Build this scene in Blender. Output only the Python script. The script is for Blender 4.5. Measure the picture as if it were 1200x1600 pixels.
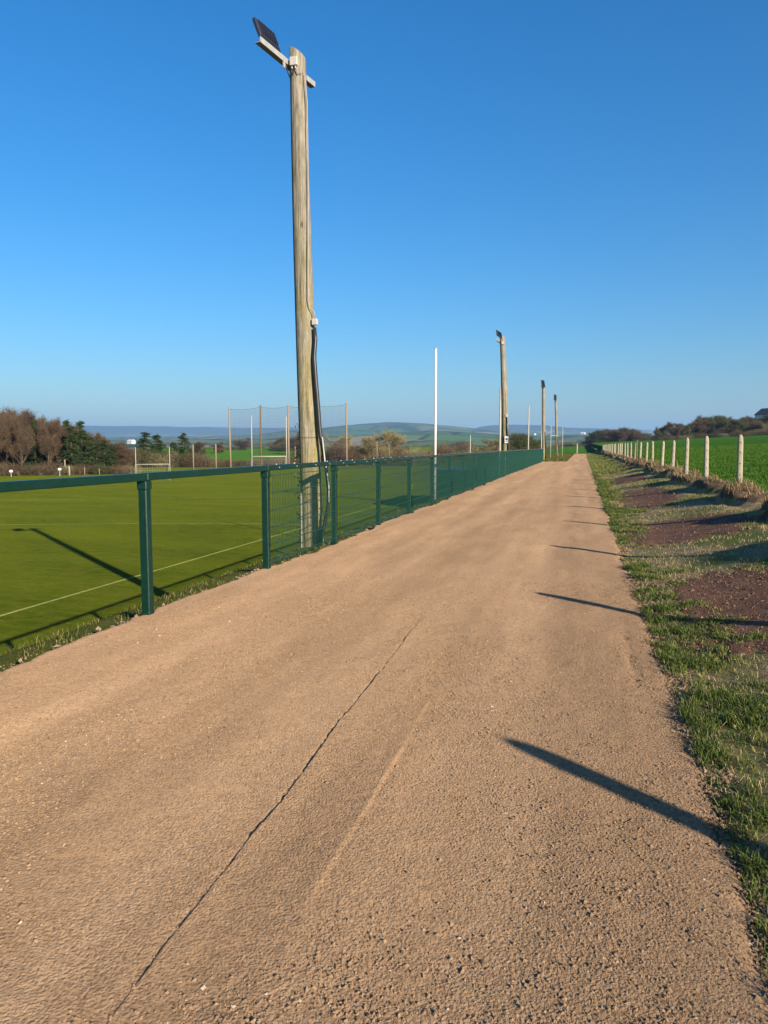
import bpy, math, random
import numpy as np
R = math.radians
rng = np.random.default_rng(7)
random.seed(7)
for o in list(bpy.data.objects): bpy.data.objects.remove(o)
S = bpy.context.scene
COL = S.collection

# ------------------------------------------------------------------ camera, sky, sun, exposure
CAM_H = 1.45; YAW = 15.0; F_PX = 1155.0; HOR = 697.0
PIT = math.atan((800 - HOR) / F_PX)
cam = bpy.data.cameras.new('camera'); camo = bpy.data.objects.new('camera', cam); COL.objects.link(camo)
cam.sensor_fit = 'VERTICAL'; cam.sensor_height = 36.0; cam.lens = 36.0 * F_PX / 1600.0
cam.clip_start = 0.05; cam.clip_end = 60000
camo.location = (0, 0, CAM_H); camo.rotation_euler = (math.pi / 2 - PIT, 0, R(YAW))
S.camera = camo

SUN_EL = 20.8; SHADOW_AZ = -49.5            # shadows run 49.5 deg left of the path direction (+Y)
sx, sy = -math.sin(R(SHADOW_AZ)), -math.cos(R(SHADOW_AZ))   # horizontal direction towards the sun
w = bpy.data.worlds.new('World'); S.world = w; w.use_nodes = True
nt = w.node_tree; nt.nodes.clear()
sky = nt.nodes.new('ShaderNodeTexSky'); sky.sky_type = 'NISHITA'; sky.sun_disc = False
sky.sun_elevation = R(SUN_EL); sky.sun_rotation = math.atan2(sx, sy)
sky.altitude = 0; sky.air_density = 1.3; sky.dust_density = 1.0; sky.ozone_density = 8.0
hs = nt.nodes.new('ShaderNodeHueSaturation'); hs.inputs['Saturation'].default_value = 1.17
bg = nt.nodes.new('ShaderNodeBackground'); bg.inputs[1].default_value = 0.072
wo = nt.nodes.new('ShaderNodeOutputWorld')
nt.links.new(sky.outputs[0], hs.inputs['Color']); nt.links.new(hs.outputs[0], bg.inputs[0]); nt.links.new(bg.outputs[0], wo.inputs[0])
sl = bpy.data.lights.new('sun', 'SUN'); sl.energy = 5.0; sl.angle = R(0.53); sl.color = (1.0, 0.86, 0.68)
so = bpy.data.objects.new('sun', sl); COL.objects.link(so)
from mathutils import Vector
sd = Vector((sx * math.cos(R(SUN_EL)), sy * math.cos(R(SUN_EL)), math.sin(R(SUN_EL))))
so.rotation_euler = sd.to_track_quat('Z', 'Y').to_euler(); so.location = (30, -30, 40)
vs = S.view_settings; vs.view_transform = 'Standard'; vs.look = 'None'; vs.gamma = 1; vs.use_curve_mapping = False
vs.exposure = 1.2
S.cycles.max_bounces = 5; S.cycles.diffuse_bounces = 2; S.cycles.glossy_bounces = 2; S.cycles.transmission_bounces = 2; S.cycles.volume_bounces = 0; S.cycles.transparent_max_bounces = 4

# ------------------------------------------------------------------ pixel helper (photograph pixels -> points of the place)
_cy, _sy, _cp, _sp = math.cos(R(YAW)), math.sin(R(YAW)), math.cos(PIT), math.sin(PIT)
FWD = np.array([-_sy * _cp, _cy * _cp, -_sp]); RT = np.array([_cy, _sy, 0.0]); UP = np.cross(RT, FWD); CP = np.array([0, 0, CAM_H])
def ray(x, y): return FWD + RT * (x - 600) / F_PX + UP * (800 - y) / F_PX
def on_z(x, y, z=0.0): r = ray(x, y); return CP + r * (z - CAM_H) / r[2]
def on_x(x, y, X): r = ray(x, y); return CP + r * X / r[0]
def at_y(x, y, Y): r = ray(x, y); return CP + r * Y / r[1]
def at_r(x, y, D): r = ray(x, y); return CP + r * D / math.hypot(r[0], r[1])

# ------------------------------------------------------------------ helpers
def tag(o, label=None, cat=None, group=None, kind=None):
    if label: o['label'] = label
    if cat: o['category'] = cat
    if group: o['group'] = group
    if kind: o['kind'] = kind
    return o
def empty(name, loc, label=None, cat=None, group=None):
    o = bpy.data.objects.new(name, None); COL.objects.link(o); o.location = loc; o.empty_display_size = .2
    return tag(o, label, cat, group)
def raw_mesh(name, V, T, Q=None, mat=None, smooth=False, attr=None):
    V = np.asarray(V, np.float32).reshape(-1, 3)
    T = np.zeros((0, 3), np.int32) if T is None else np.asarray(T, np.int32).reshape(-1, 3)
    Q = np.zeros((0, 4), np.int32) if Q is None else np.asarray(Q, np.int32).reshape(-1, 4)
    me = bpy.data.meshes.new(name)
    me.vertices.add(len(V)); me.vertices.foreach_set('co', V.ravel())
    nl = T.size + Q.size; me.loops.add(nl)
    me.loops.foreach_set('vertex_index', np.concatenate([T.ravel(), Q.ravel()]))
    npoly = len(T) + len(Q); me.polygons.add(npoly)
    ls = np.concatenate([np.arange(len(T)) * 3, len(T) * 3 + np.arange(len(Q)) * 4]).astype(np.int32)
    me.polygons.foreach_set('loop_start', ls)
    me.polygons.foreach_set('use_smooth', np.full(npoly, smooth, bool))
    if attr is not None:
        a = me.attributes.new('tint', 'FLOAT', 'POINT'); a.data.foreach_set('value', np.asarray(attr, np.float32))
    me.update(calc_edges=True); me.validate()
    if mat: me.materials.append(mat)
    return me
def link(name, me, parent=None, loc=None):
    o = bpy.data.objects.new(name, me); COL.objects.link(o)
    if parent: o.parent = parent
    if loc is not None: o.location = loc
    return o
class MB:
    """collects boxes, tubes and bars into one mesh"""
    def __init__(s): s.V = []; s.T = []; s.Q = []; s.n = 0
    def add(s, V, T=None, Q=None):
        V = np.asarray(V, float).reshape(-1, 3); s.V.append(V)
        if T is not None and len(T): s.T.append(np.asarray(T, int).reshape(-1, 3) + s.n)
        if Q is not None and len(Q): s.Q.append(np.asarray(Q, int).reshape(-1, 4) + s.n)
        s.n += len(V)
    def box(s, c, size, ax=None, bev=0.0):
        c = np.array(c, float); h = np.array(size, float) / 2
        if ax is None: ax = np.eye(3)
        ax = np.array(ax, float)
        if bev <= 0:
            V = [c + ax.T @ (h * np.array([i, j, k])) for i in (-1, 1) for j in (-1, 1) for k in (-1, 1)]
            s.add(V, Q=[(0, 1, 3, 2), (4, 6, 7, 5), (0, 4, 5, 1), (2, 3, 7, 6), (0, 2, 6, 4), (1, 5, 7, 3)])
        else:
            # chamfered: octagon section extruded along the long axis with bevelled ends
            L = int(np.argmax(h)); a, b = [i for i in range(3) if i != L]
            def ring(t, g):
                out = []
                ha, hb = h[a] - g, h[b] - g
                for (p, q) in ((ha - bev, hb), (ha, hb - bev), (ha, -hb + bev), (ha - bev, -hb), (-ha + bev, -hb), (-ha, -hb + bev), (-ha, hb - bev), (-ha + bev, hb)):
                    v = np.zeros(3); v[a] = p; v[b] = q; v[L] = t; out.append(c + ax.T @ v)
                return out
            rings = [ring(-h[L], bev), ring(-h[L] + bev, 0), ring(h[L] - bev, 0), ring(h[L], bev)]
            V = sum(rings, []); Q = []; T = []
            for r in range(3):
                for i in range(8): j = (i + 1) % 8; Q.append((r * 8 + i, r * 8 + j, r * 8 + 8 + j, r * 8 + 8 + i))
            for base in (0, 24):
                for i in range(1, 7): T.append((base, base + i, base + i + 1) if base else (base, base + i + 1, base + i))
            s.add(V, T, Q)
    def tube(s, pts, rad, n=8, cap=True, jitter=0.0):
        pts = np.array(pts, float); rad = np.broadcast_to(np.array(rad, float), (len(pts),))
        d = np.gradient(pts, axis=0); d /= np.linalg.norm(d, axis=1)[:, None] + 1e-12
        ref = np.array([0, 0, 1.0]) if abs(d[0][2]) < .9 else np.array([1.0, 0, 0])
        V = []
        u = np.cross(d[0], ref); u /= np.linalg.norm(u)
        for i in range(len(pts)):
            u = u - d[i] * (u @ d[i]); u /= np.linalg.norm(u); v = np.cross(d[i], u)
            for k in range(n):
                a = 2 * math.pi * k / n
                rr = rad[i] * (1 + (jitter * (random.random() - .5) if jitter else 0))
                V.append(pts[i] + rr * (math.cos(a) * u + math.sin(a) * v))
        Q = [(i * n + k, i * n + (k + 1) % n, (i + 1) * n + (k + 1) % n, (i + 1) * n + k) for i in range(len(pts) - 1) for k in range(n)]
        T = []
        if cap:
            m = len(pts)
            V.append(pts[0]); V.append(pts[-1])
            for k in range(n):
                T.append((m * n, (k + 1) % n, k)); T.append((m * n + 1, (m - 1) * n + k, (m - 1) * n + (k + 1) % n))
        s.add(V, T, Q)
    def mesh(s, name, mat, smooth=False):
        T = np.concatenate(s.T) if s.T else None; Q = np.concatenate(s.Q) if s.Q else None
        return raw_mesh(name, np.concatenate(s.V), T, Q, mat, smooth)
    def build(s, name, mat, parent=None, smooth=False, loc=None):
        return link(name, s.mesh(name, mat, smooth), parent, loc)
def grid(name, P, mat, smooth=True, flip=False, attr=None):
    """P: (m,n,3) array of points"""
    m, n, _ = P.shape
    i = np.arange(m - 1)[:, None] * n + np.arange(n - 1)[None, :]
    q = np.stack([i, i + 1, i + n + 1, i + n], -1).reshape(-1, 4)
    if flip: q = q[:, ::-1]
    return raw_mesh(name, P.reshape(-1, 3), None, q, mat, smooth, attr)
def vnoise(x, y, seed=0):
    """smooth value noise, vectorised"""
    x = np.asarray(x, float); y = np.asarray(y, float)
    xi = np.floor(x).astype(np.int64); yi = np.floor(y).astype(np.int64); fx = x - xi; fy = y - yi
    def hsh(a, b):
        n = (a * 374761393 + b * 668265263 + seed * 1442695041) & 0x7fffffff
        n = ((n ^ (n >> 13)) * 1274126177) & 0x7fffffff
        return ((n ^ (n >> 16)) & 0xffff) / 65535.0
    ux = fx * fx * (3 - 2 * fx); uy = fy * fy * (3 - 2 * fy)
    a = hsh(xi, yi); b = hsh(xi + 1, yi); c = hsh(xi, yi + 1); d = hsh(xi + 1, yi + 1)
    return (a * (1 - ux) + b * ux) * (1 - uy) + (c * (1 - ux) + d * ux) * uy - .5
def fbm(x, y, seed=0, o=3):
    s = 0; a = 1.0
    for k in range(o): s = s + a * vnoise(np.asarray(x) * 2 ** k, np.asarray(y) * 2 ** k, seed + k); a *= .5
    return s
def sstep(a, b, x): t = np.clip((np.asarray(x, float) - a) / (b - a), 0, 1); return t * t * (3 - 2 * t)

# ------------------------------------------------------------------ materials
class NT:
    def __init__(s, name):
        s.m = bpy.data.materials.new(name); s.m.use_nodes = True; s.t = s.m.node_tree; s.t.nodes.clear()
        s.out = s.n('ShaderNodeOutputMaterial')
        s.co = s.n('ShaderNodeTexCoord')
    def n(s, t, **kw):
        nd = s.t.nodes.new(t)
        for k, v in kw.items():
            setattr(nd, k, v)
        return nd
    def l(s, a, b): s.t.links.new(a, b)
    def map(s, scale, src='Object', rot=(0, 0, 0)):
        mp = s.n('ShaderNodeMapping'); mp.inputs['Scale'].default_value = scale if hasattr(scale, '__len__') else (scale,) * 3
        mp.inputs['Rotation'].default_value = rot
        s.l(s.co.outputs[src], mp.inputs[0]); return mp.outputs[0]
    def noise(s, scale=1, detail=4, rough=.55, vec=None, dist=0):
        nd = s.n('ShaderNodeTexNoise'); nd.inputs['Scale'].default_value = scale; nd.inputs['Detail'].default_value = detail
        nd.inputs['Roughness'].default_value = rough; nd.inputs['Distortion'].default_value = dist
        s.l(vec if vec is not None else s.co.outputs['Object'], nd.inputs['Vector']); return nd.outputs['Fac']
    def voro(s, scale, vec=None, feature='F1', out='Distance'):
        nd = s.n('ShaderNodeTexVoronoi', feature=feature); nd.inputs['Scale'].default_value = scale
        s.l(vec if vec is not None else s.co.outputs['Object'], nd.inputs['Vector']); return nd.outputs[out]
    def ramp(s, fac, stops):
        nd = s.n('ShaderNodeValToRGB'); e = nd.color_ramp.elements
        while len(e) < len(stops): e.new(.5)
        for i, (p, c) in enumerate(stops): e[i].position = p; e[i].color = (*c, 1) if len(c) == 3 else c
        s.l(fac, nd.inputs[0]); return nd.outputs[0]
    def mix(s, fac, a, b, mode='MIX'):
        nd = s.n('ShaderNodeMix', data_type='RGBA', blend_type=mode)
        for sock, v in ((nd.inputs[0], fac), (nd.inputs[6], a), (nd.inputs[7], b)):
            if isinstance(v, (int, float)): sock.default_value = v
            elif isinstance(v, tuple): sock.default_value = (*v, 1)
            else: s.l(v, sock)
        return nd.outputs[2]
    def math(s, op, a, b=0.0):
        nd = s.n('ShaderNodeMath', operation=op)
        for sock, v in ((nd.inputs[0], a), (nd.inputs[1], b)):
            if isinstance(v, (int, float)): sock.default_value = v
            else: s.l(v, sock)
        return nd.outputs[0]
    def attr(s, name='tint'): nd = s.n('ShaderNodeAttribute'); nd.attribute_name = name; return nd.outputs['Fac']
    def rand(s): return s.n('ShaderNodeObjectInfo').outputs['Random']
    def bump(s, h, strength=.5, dist=.01, prev=None):
        nd = s.n('ShaderNodeBump'); nd.inputs['Strength'].default_value = strength; nd.inputs['Distance'].default_value = dist
        s.l(h, nd.inputs['Height'])
        if prev is not None: s.l(prev, nd.inputs['Normal'])
        return nd.outputs[0]
    def bsdf(s, col, rough=.8, normal=None, metal=0.0, spec=.3, trans=0.0, drough=0.0):
        p = s.n('ShaderNodeBsdfPrincipled')
        if isinstance(col, tuple): p.inputs['Base Color'].default_value = (*col, 1)
        else: s.l(col, p.inputs['Base Color'])
        if isinstance(rough, (int, float)): p.inputs['Roughness'].default_value = rough
        else: s.l(rough, p.inputs['Roughness'])
        p.inputs['Metallic'].default_value = metal; p.inputs['Diffuse Roughness'].default_value = drough; p.inputs['Specular IOR Level'].default_value = spec
        if normal is not None: s.l(normal, p.inputs['Normal'])
        o = p.outputs[0]
        if trans > 0:
            t = s.n('ShaderNodeBsdfTranslucent')
            if isinstance(col, tuple): t.inputs[0].default_value = (*col, 1)
            else: s.l(col, t.inputs[0])
            mx = s.n('ShaderNodeMixShader'); mx.inputs[0].default_value = trans
            s.l(o, mx.inputs[1]); s.l(t.outputs[0], mx.inputs[2]); o = mx.outputs[0]
        s.l(o, s.out.inputs[0]); return s.m
def simple(name, c, c2=None, scale=8, rough=.6, metal=0., bumps=0., spec=.3, detail=5):
    t = NT(name); c2 = c2 or tuple(v * .75 for v in c)
    f = t.noise(scale, detail); col = t.ramp(f, [(.3, c), (.7, c2)])
    nb = t.bump(t.noise(scale * 6, 4), bumps, .01) if bumps else None
    return t.bsdf(col, rough, nb, metal, spec)

def mat_path():
    t = NT('gravel_path')
    streak = t.noise(1, 4, .55, t.map((1.7, .07, 1)))
    broad = t.noise(.9, 5, .6, t.map((1.3, .16, 1)))
    base = t.ramp(streak, [(.3, (.222, .143, .081)), (.5, (.275, .180, .104)), (.7, (.335, .224, .133))])
    base = t.mix(t.ramp(broad, [(.38, (0, 0, 0)), (.62, (1, 1, 1))]), base, t.mix(.3, base, (.195, .124, .070)), 'MIX')
    grain = t.voro(85, None, 'F1', 'Color')
    gb = t.n('ShaderNodeSeparateColor'); t.l(grain, gb.inputs[0])
    g = t.ramp(gb.outputs[0], [(0, (.70, .68, .66)), (.5, (1, 1, 1)), (1, (1.15, 1.14, 1.12))])
    col = t.mix(.8, base, g, 'MULTIPLY')
    sp = t.ramp(t.noise(160, 3), [(.3, (.78, .76, .74)), (.6, (1, 1, 1))])
    col = t.mix(.6, col, sp, 'MULTIPLY')
    h1 = t.voro(95); h2 = t.voro(230); h3 = t.noise(60, 6, .75)
    coarse = t.ramp(t.noise(1.5, 5, .65, t.map((1.6, .45, 1))), [(.30, (.32,) * 3), (.72, (1.05,) * 3)])
    hh = t.math('MULTIPLY', t.math('ADD', t.math('MULTIPLY', h1, -1.0), t.math('MULTIPLY', h2, -.5)), coarse)
    hh = t.math('ADD', hh, t.math('MULTIPLY', h3, .45))
    nb = t.bump(hh, .72, .010)
    return t.bsdf(col, .92, nb, spec=.12, drough=.8)
def mat_grass_ground(name, c1, c2, c3, stretch=(1, 1, 1), sc=1.0, bump=.6, bd=.05, spot=None):
    t = NT(name); v = t.map(stretch)
    a = t.noise(.35 * sc, 5, .6, v); b = t.noise(3.2 * sc, 5, .65, v); c = t.noise(22 * sc, 4, .7, v)
    col = t.ramp(a, [(.32, c1), (.68, c2)])
    col = t.mix(t.ramp(b, [(.42, (0, 0, 0)), (.66, (.75,) * 3)]), col, c3)
    col = t.mix(.75, col, t.ramp(c, [(.3, (.62,) * 3), (.7, (1.25,) * 3)]), 'MULTIPLY')
    if spot:
        s_ = t.ramp(t.noise(2.3, 8, .8, v), [(.66, (0, 0, 0)), (.74, (.7,) * 3)]); col = t.mix(s_, col, spot)
    return t.bsdf(col, .9, t.bump(t.math('ADD', c, t.math('MULTIPLY', b, .6)), bump, bd), spec=.02, drough=1.0)
def mat_blades(name, stops, trans=.25, rough=.6):
    t = NT(name); return t.bsdf(t.ramp(t.attr(), stops), rough, None, spec=.15, trans=trans)

M = {}
M['path'] = mat_path()
M['pitch'] = mat_grass_ground('mown_pitch_grass', (.037, .058, .0016), (.068, .090, .0030), (.088, .092, .010), (.5, 1.2, 1), 1, .9, .08, (.12, .115, .05))
M['ground'] = mat_grass_ground('rough_grass_ground', (.038, .052, .009), (.055, .064, .013), (.085, .076, .028), (1, 1, 1), 1, .7, .08)
M['field'] = mat_grass_ground('cereal_field', (.024, .074, .004), (.034, .094, .006), (.023, .068, .004), (1, 1, 1), 1, .8, .10)
def mat_verge():
    t = NT('trodden_verge')
    dry = t.ramp(t.noise(7, 6, .7), [(.3, (.15, .102, .055)), (.5, (.25, .180, .096)), (.7, (.34, .262, .145))])
    grn = t.ramp(t.noise(14, 6, .7), [(.3, (.055, .075, .014)), (.7, (.13, .15, .035))])
    f = t.ramp(t.noise(.9, 5, .62, t.map((1, .8, 1))), [(.36, (0, 0, 0)), (.54, (1, 1, 1))])
    col = t.mix(f, grn, dry)
    nb = t.bump(t.noise(30, 6, .7), .9, .03)
    return t.bsdf(col, .95, nb, spec=.1)
M['verge'] = mat_verge()
def mat_soil(name, a, b, c):
    t = NT(name)
    col = t.ramp(t.noise(5, 7, .68), [(.28, a), (.52, b), (.75, c)])
    fleck = t.ramp(t.noise(26, 3, .6, t.map((1, .4, 1))), [(.66, (0, 0, 0)), (.72, (1, 1, 1))])
    col = t.mix(fleck, col, (.30, .24, .15))
    return t.bsdf(col, .95, t.bump(t.noise(45, 6, .7), .9, .02), spec=.1)
M['soil'] = mat_soil('red_brown_soil', (.092, .045, .028), (.140, .072, .045), (.20, .110, .070))
M['bank'] = mat_soil('bank_earth', (.055, .036, .020), (.10, .068, .038), (.17, .125, .07))
M['green'] = (lambda t: t.bsdf(t.ramp(t.noise(14, 6), [(.35, (.0018, .0185, .0118)), (.68, (.0028, .025, .016))]), t.ramp(t.noise(30, 4), [(.3, (.28,) * 3), (.7, (.45,) * 3)]), None, 0, .5))(NT('green_powder_coat'))
M['green_wire'] = simple('green_wire_coat', (.0028, .034, .022), (.004, .041, .027), 5, .45, 0, 0, .5)
M['white'] = simple('white_paint', (.62, .62, .59), (.50, .50, .47), 3, .5)
M['cream'] = simple('weathered_cream_paint', (.34, .325, .28), (.26, .25, .21), 3, .6)
M['galv'] = simple('galvanised_steel', (.36, .35, .34), (.27, .265, .26), 14, .55, .2, 0, .5)
M['lamp_black'] = simple('black_lamp_housing', (.014, .017, .030), (.020, .022, .035), 10, .38, 0, 0, .5)
M['lamp_glass'] = simple('lamp_glass', (.03, .035, .05), (.04, .045, .06), 4, .15, 0, 0, .6)
M['plastic'] = simple('pale_plastic_box', (.38, .365, .33), (.32, .305, .27), 12, .55)
M['duct'] = simple('black_cable_duct', (.012, .012, .014), (.025, .024, .024), 6, .4, 0, 0, .4)
M['cable'] = simple('grey_cable', (.30, .29, .28), (.22, .21, .2), 6, .5)
M['concrete'] = (lambda t: t.bsdf(t.mix(t.math('MULTIPLY', t.rand(), .45), t.mix(t.ramp(t.noise(9, 6, .7), [(.45, (0, 0, 0)), (.7, (.8,) * 3)]), t.ramp(t.noise(26, 5), [(.3, (.27, .245, .18)), (.7, (.37, .335, .25))]), (.22, .21, .12)), (.20, .18, .12)), .9, t.bump(t.noise(60, 5), .6, .008), spec=.2))(NT('lichened_concrete'))
def mat_pole(name, lich=1.0):
    t = NT(name)
    v = t.map((9, 9, 1.1)); g = t.noise(3.2, 7, .68, v, .4)
    col = t.ramp(g, [(.28, (.12, .100, .070)), (.48, (.235, .205, .155)), (.72, (.36, .325, .26))])
    ck = t.ramp(t.noise(2.2, 5, .6, t.map((16, 16, .35))), [(.34, (.25, .2, .14)), (.42, (1, 1, 1))])
    col = t.mix(.85, col, ck, 'MULTIPLY')
    stain = t.ramp(t.noise(1.1, 6, .7, t.map((3, 3, .8))), [(.42, (0, 0, 0)), (.62, (.75,) * 3)])
    col = t.mix(stain, col, t.ramp(g, [(.3, (.085, .080, .055)), (.7, (.20, .185, .135))]))
    kn = t.ramp(t.voro(1.0, t.map((3.2, 3.2, 1.5))), [(.05, (.30, .26, .2)), (.11, (1, 1, 1))])
    col = t.mix(.9, col, kn, 'MULTIPLY')
    # lichen and algae, heavier low down and on the weather side
    sepx = t.n('ShaderNodeSeparateXYZ'); t.l(t.co.outputs['Object'], sepx.inputs[0])
    low = t.ramp(t.math('ADD', t.math('MULTIPLY', sepx.outputs[2], -.095), t.math('MULTIPLY', t.noise(1.7, 5, .6, t.map((2, 2, .6))), 1.3)), [(.18, (0, 0, 0)), (.62, (lich * .75,) * 3)])
    col = t.mix(low, col, t.ramp(t.noise(20, 5), [(.3, (.135, .120, .022)), (.7, (.27, .22, .045))]))
    nb = t.bump(t.math('ADD', g, t.math('MULTIPLY', t.noise(2.2, 5, .6, t.map((16, 16, .35))), 1.2)), .8, .02)
    return t.bsdf(col, .9, nb, spec=.15)
M['pole'] = mat_pole('weathered_timber_pole')
M['timber'] = simple('grey_timber', (.25, .205, .14), (.15, .12, .08), 10, .9, 0, .4)
M['timber_dark'] = simple('dark_timber', (.13, .10, .06), (.08, .06, .035), 10, .9, 0, .4)
M['net'] = simple('dark_netting', (.05, .055, .06), (.04, .045, .05), 3, .8)
M['white_net'] = simple('white_netting', (.32, .32, .29), (.26, .26, .23), 3, .8)
M['stone'] = simple('pale_rubble', (.27, .195, .135), (.19, .13, .085), 18, .9, 0, .6)
M['gravel'] = (lambda t: t.bsdf(t.ramp(t.attr(), [(0, (.115, .073, .042)), (.35, (.232, .152, .088)), (.85, (.302, .205, .124)), (1, (.41, .32, .23))]), .92, spec=.15, drough=1.0))(NT('loose_gravel'))
M['grass'] = mat_blades('verge_grass_blades', [(0, (.045, .075, .013)), (.45, (.090, .130, .024)), (.75, (.155, .170, .040)), (.86, (.26, .215, .09)), (1, (.38, .30, .155))])
M['lip_grass'] = mat_blades('lip_grass_blades', [(0, (.05, .068, .010)), (.65, (.105, .112, .022)), (.88, (.19, .16, .055)), (1, (.30, .235, .12))])
M['dead'] = mat_blades('dead_grass_blades', [(0, (.10, .066, .034)), (.5, (.22, .150, .078)), (.85, (.36, .26, .14)), (.9, (.10, .13, .03)), (1, (.14, .17, .04))], .2)
M['crop'] = mat_blades('cereal_blades', [(0, (.036, .094, .005)), (.6, (.054, .128, .009)), (1, (.080, .150, .016))], .25)
M['chalk'] = (lambda t: t.bsdf(t.mix(t.ramp(t.noise(9, 6, .7), [(.40, (.2,) * 3), (.66, (.85,) * 3)]), (.060, .078, .006), (.150, .165, .060)), .9, spec=.1, drough=1.0))(NT('worn_line_paint'))

# ------------------------------------------------------------------ the setting
POST_X = 2.94; POST_Y0 = 15.64; POST_S = 3.7
FENCE_X = -3.60; PITCH_Z = -2.2
EDGE_L = -3.52
VPX = [.3, .5, .75, 1.2, 1.8, 2.35, 3.0]; VPZ = [-.04, -.012, .025, .09, .22, .35, .40]
def right_z(x, y):
    x = np.asarray(x, float); y = np.asarray(y, float)
    b = np.interp(x, VPX, VPZ)
    b = b + .018 * fbm(x * 2.2, y * 2.2, 11) + .03 * fbm(x * .6, y * .5, 12)
    ph = np.cos(2 * np.pi * (y - POST_Y0) / POST_S)
    foot = 2.56 - .10 * ph + .35 * fbm(y * .55, x * 0 + 3, 13) + .10 * fbm(y * 2.4, x * 1.5, 14)
    top = .56 + .11 * ph + .14 * fbm(y * .7, x * 0 + 9, 15)
    rise = sstep(0, 1, (x - foot) / (.26 - .05 * ph))
    bank = b + (top - b) * rise + rise * .05 * fbm(x * 6, y * 6, 16)
    fld = .47 + .0062 * np.maximum(y, 0) + .052 * (np.maximum(x, 3.0) - 3.0) + .03 * fbm(x * .8, y * .8, 17)
    k = sstep(3.02, 3.6, x)
    z = bank * (1 - k) + fld * k
    return z
def ground_z(x, y):
    x = np.asarray(x, float); y = np.asarray(y, float)
    z = np.interp(x, [-9.2, -8.4, -5.0, -4.3, -3.7, -3.3, 1, 3, 200], [PITCH_Z - .03, PITCH_Z + .02, -.55, -.16, -.06, -.12, -.25, -.25, -.25])
    far = sstep(74, 90, y) * sstep(-22, -14, x)
    z = z * (1 - far) + (-.10) * far
    r = np.hypot(x, y)
    v = sstep(200, 900, r)
    z = z * (1 - v) + (-14) * v
    return z
# big ground sheet (grass), out to where the hills take over
def axis(lo, hi, dense, nd, nf):
    a = np.linspace(dense[0], dense[1], nd)
    l = dense[0] - np.geomspace(.5, dense[0] - lo, nf)[::-1]; r = dense[1] + np.geomspace(.5, hi - dense[1], nf)
    return np.concatenate([l, a, r])
gx = axis(-700, 700, (-12, 4), 90, 60); gy = axis(-200, 800, (-2, 100), 160, 50)
GX, GY = np.meshgrid(gx, gy)
GZ = ground_z(GX, GY) + .03 * fbm(GX * 1.3, GY * 1.3, 3) * (GX < -3.9) * (GX > -8.6)
# keep the sheet below the field that rises on the right
GZ = np.where(GX > 2, GZ - .25 * sstep(2, 4, GX), GZ)
tag(link('ground', grid('ground', np.stack([GX, GY, GZ], -1), M['ground'])), kind='structure')

# pitch sheet
px_ = np.linspace(-78, -8.6, 60); py_ = np.linspace(-30, 112, 80)
PX, PY = np.meshgrid(px_, py_)
PZ = PITCH_Z + 0 * PX
tag(link('pitch', grid('pitch', np.stack([PX, PY, PZ], -1), M['pitch'])), kind='structure')
def strip(name, pts, wdt, z, mat, seg=.6):
    pts = np.array(pts, float); L = np.concatenate([[0], np.cumsum(np.linalg.norm(np.diff(pts, axis=0), axis=1))])
    s_ = np.arange(0, L[-1], seg); P = np.stack([np.interp(s_, L, pts[:, 0]), np.interp(s_, L, pts[:, 1])], -1)
    d = np.gradient(P, axis=0); d /= np.linalg.norm(d, axis=1)[:, None]; nrm = np.stack([-d[:, 1], d[:, 0]], -1)
    wv = wdt * (1 + .5 * fbm(s_ * 1.3, s_ * 0, 5))[:, None] / 2
    A = P + nrm * wv; B = P - nrm * wv
    G = np.stack([np.c_[B, np.full(len(P), z)], np.c_[A, np.full(len(P), z)]], 1)
    return link(name, grid(name, G, mat, flip=False))
tag(strip('pitch_line', [(-12.05, -25), (-12.05, 20), (-12.0, 60), (-12.0, 110)], .10, PITCH_Z + .006, M['chalk']), kind='structure')
tag(strip('pitch_line', [(-60, 14), (-40, 23.2), (-26.1, 28.4), (-20.7, 30.4), (-14.4, 31.9), (-12.1, 32.2)], .13, PITCH_Z + .006, M['chalk']), kind='structure')
tag(strip('pitch_line', [(-70, 26), (-37.8, 41.3), (-30, 45.2), (-12.1, 54)], .16, PITCH_Z + .006, M['chalk']), kind='structure')

# gravel path: columns follow the wheel groove and the fine ridge so both are real relief
def groove_x(y): return -1.14 - .035 * (y - 2) * (y < 7) - .175 * (y >= 7) + .02 * fbm(y * 1.1, y * 0, 31) + .010 * fbm(y * 5, y * 0, 32)
def ridge_x(y): return -.80 + .018 * fbm(y * 1.0, y * 0 + 4, 33)
def left_edge(y):
    e = EDGE_L - .10 + .16 * fbm(y * .9, y * 0, 34) + .05 * fbm(y * 5, y * 0, 35)
    k = sstep(70.8, 71.6, y); return e * (1 - k) + (-1.45 + .08 * fbm(y * .4, y * 0, 36)) * k
def right_edge(y): return .52 + .08 * fbm(y * .9, y * 0, 37) + .055 * fbm(y * 4.5, y * 0, 38) + .35 * sstep(90, 145, y)
ys = np.concatenate([np.arange(-3, .4, .2), np.arange(.4, 5, .018), np.arange(5, 9, .03), np.arange(9, 18, .08), np.arange(18, 50, .3), np.arange(50, 70, .6), np.arange(70, 73, .1), np.arange(73, 147, 1.2)])
og = np.array([-.06, -.03, -.018, -.012, -.007, -.003, 0, .003, .007, .012, .018, .03, .06])
orr = np.array([-.05, -.03, -.018, -.008, 0, .008, .018, .03, .05])
le, ri, gr, rg = left_edge(ys), right_edge(ys), groove_x(ys), ridge_x(ys)
gr = np.maximum(gr, le + .12); rg = np.maximum(rg, gr + .16)
cols = []
def lerp_cols(a, b, n): return [a + (b - a) * t for t in np.linspace(0, 1, n, endpoint=False)]
cols += [le - .10] + lerp_cols(le, gr - .06, 70) + [gr + o for o in og]
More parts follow.
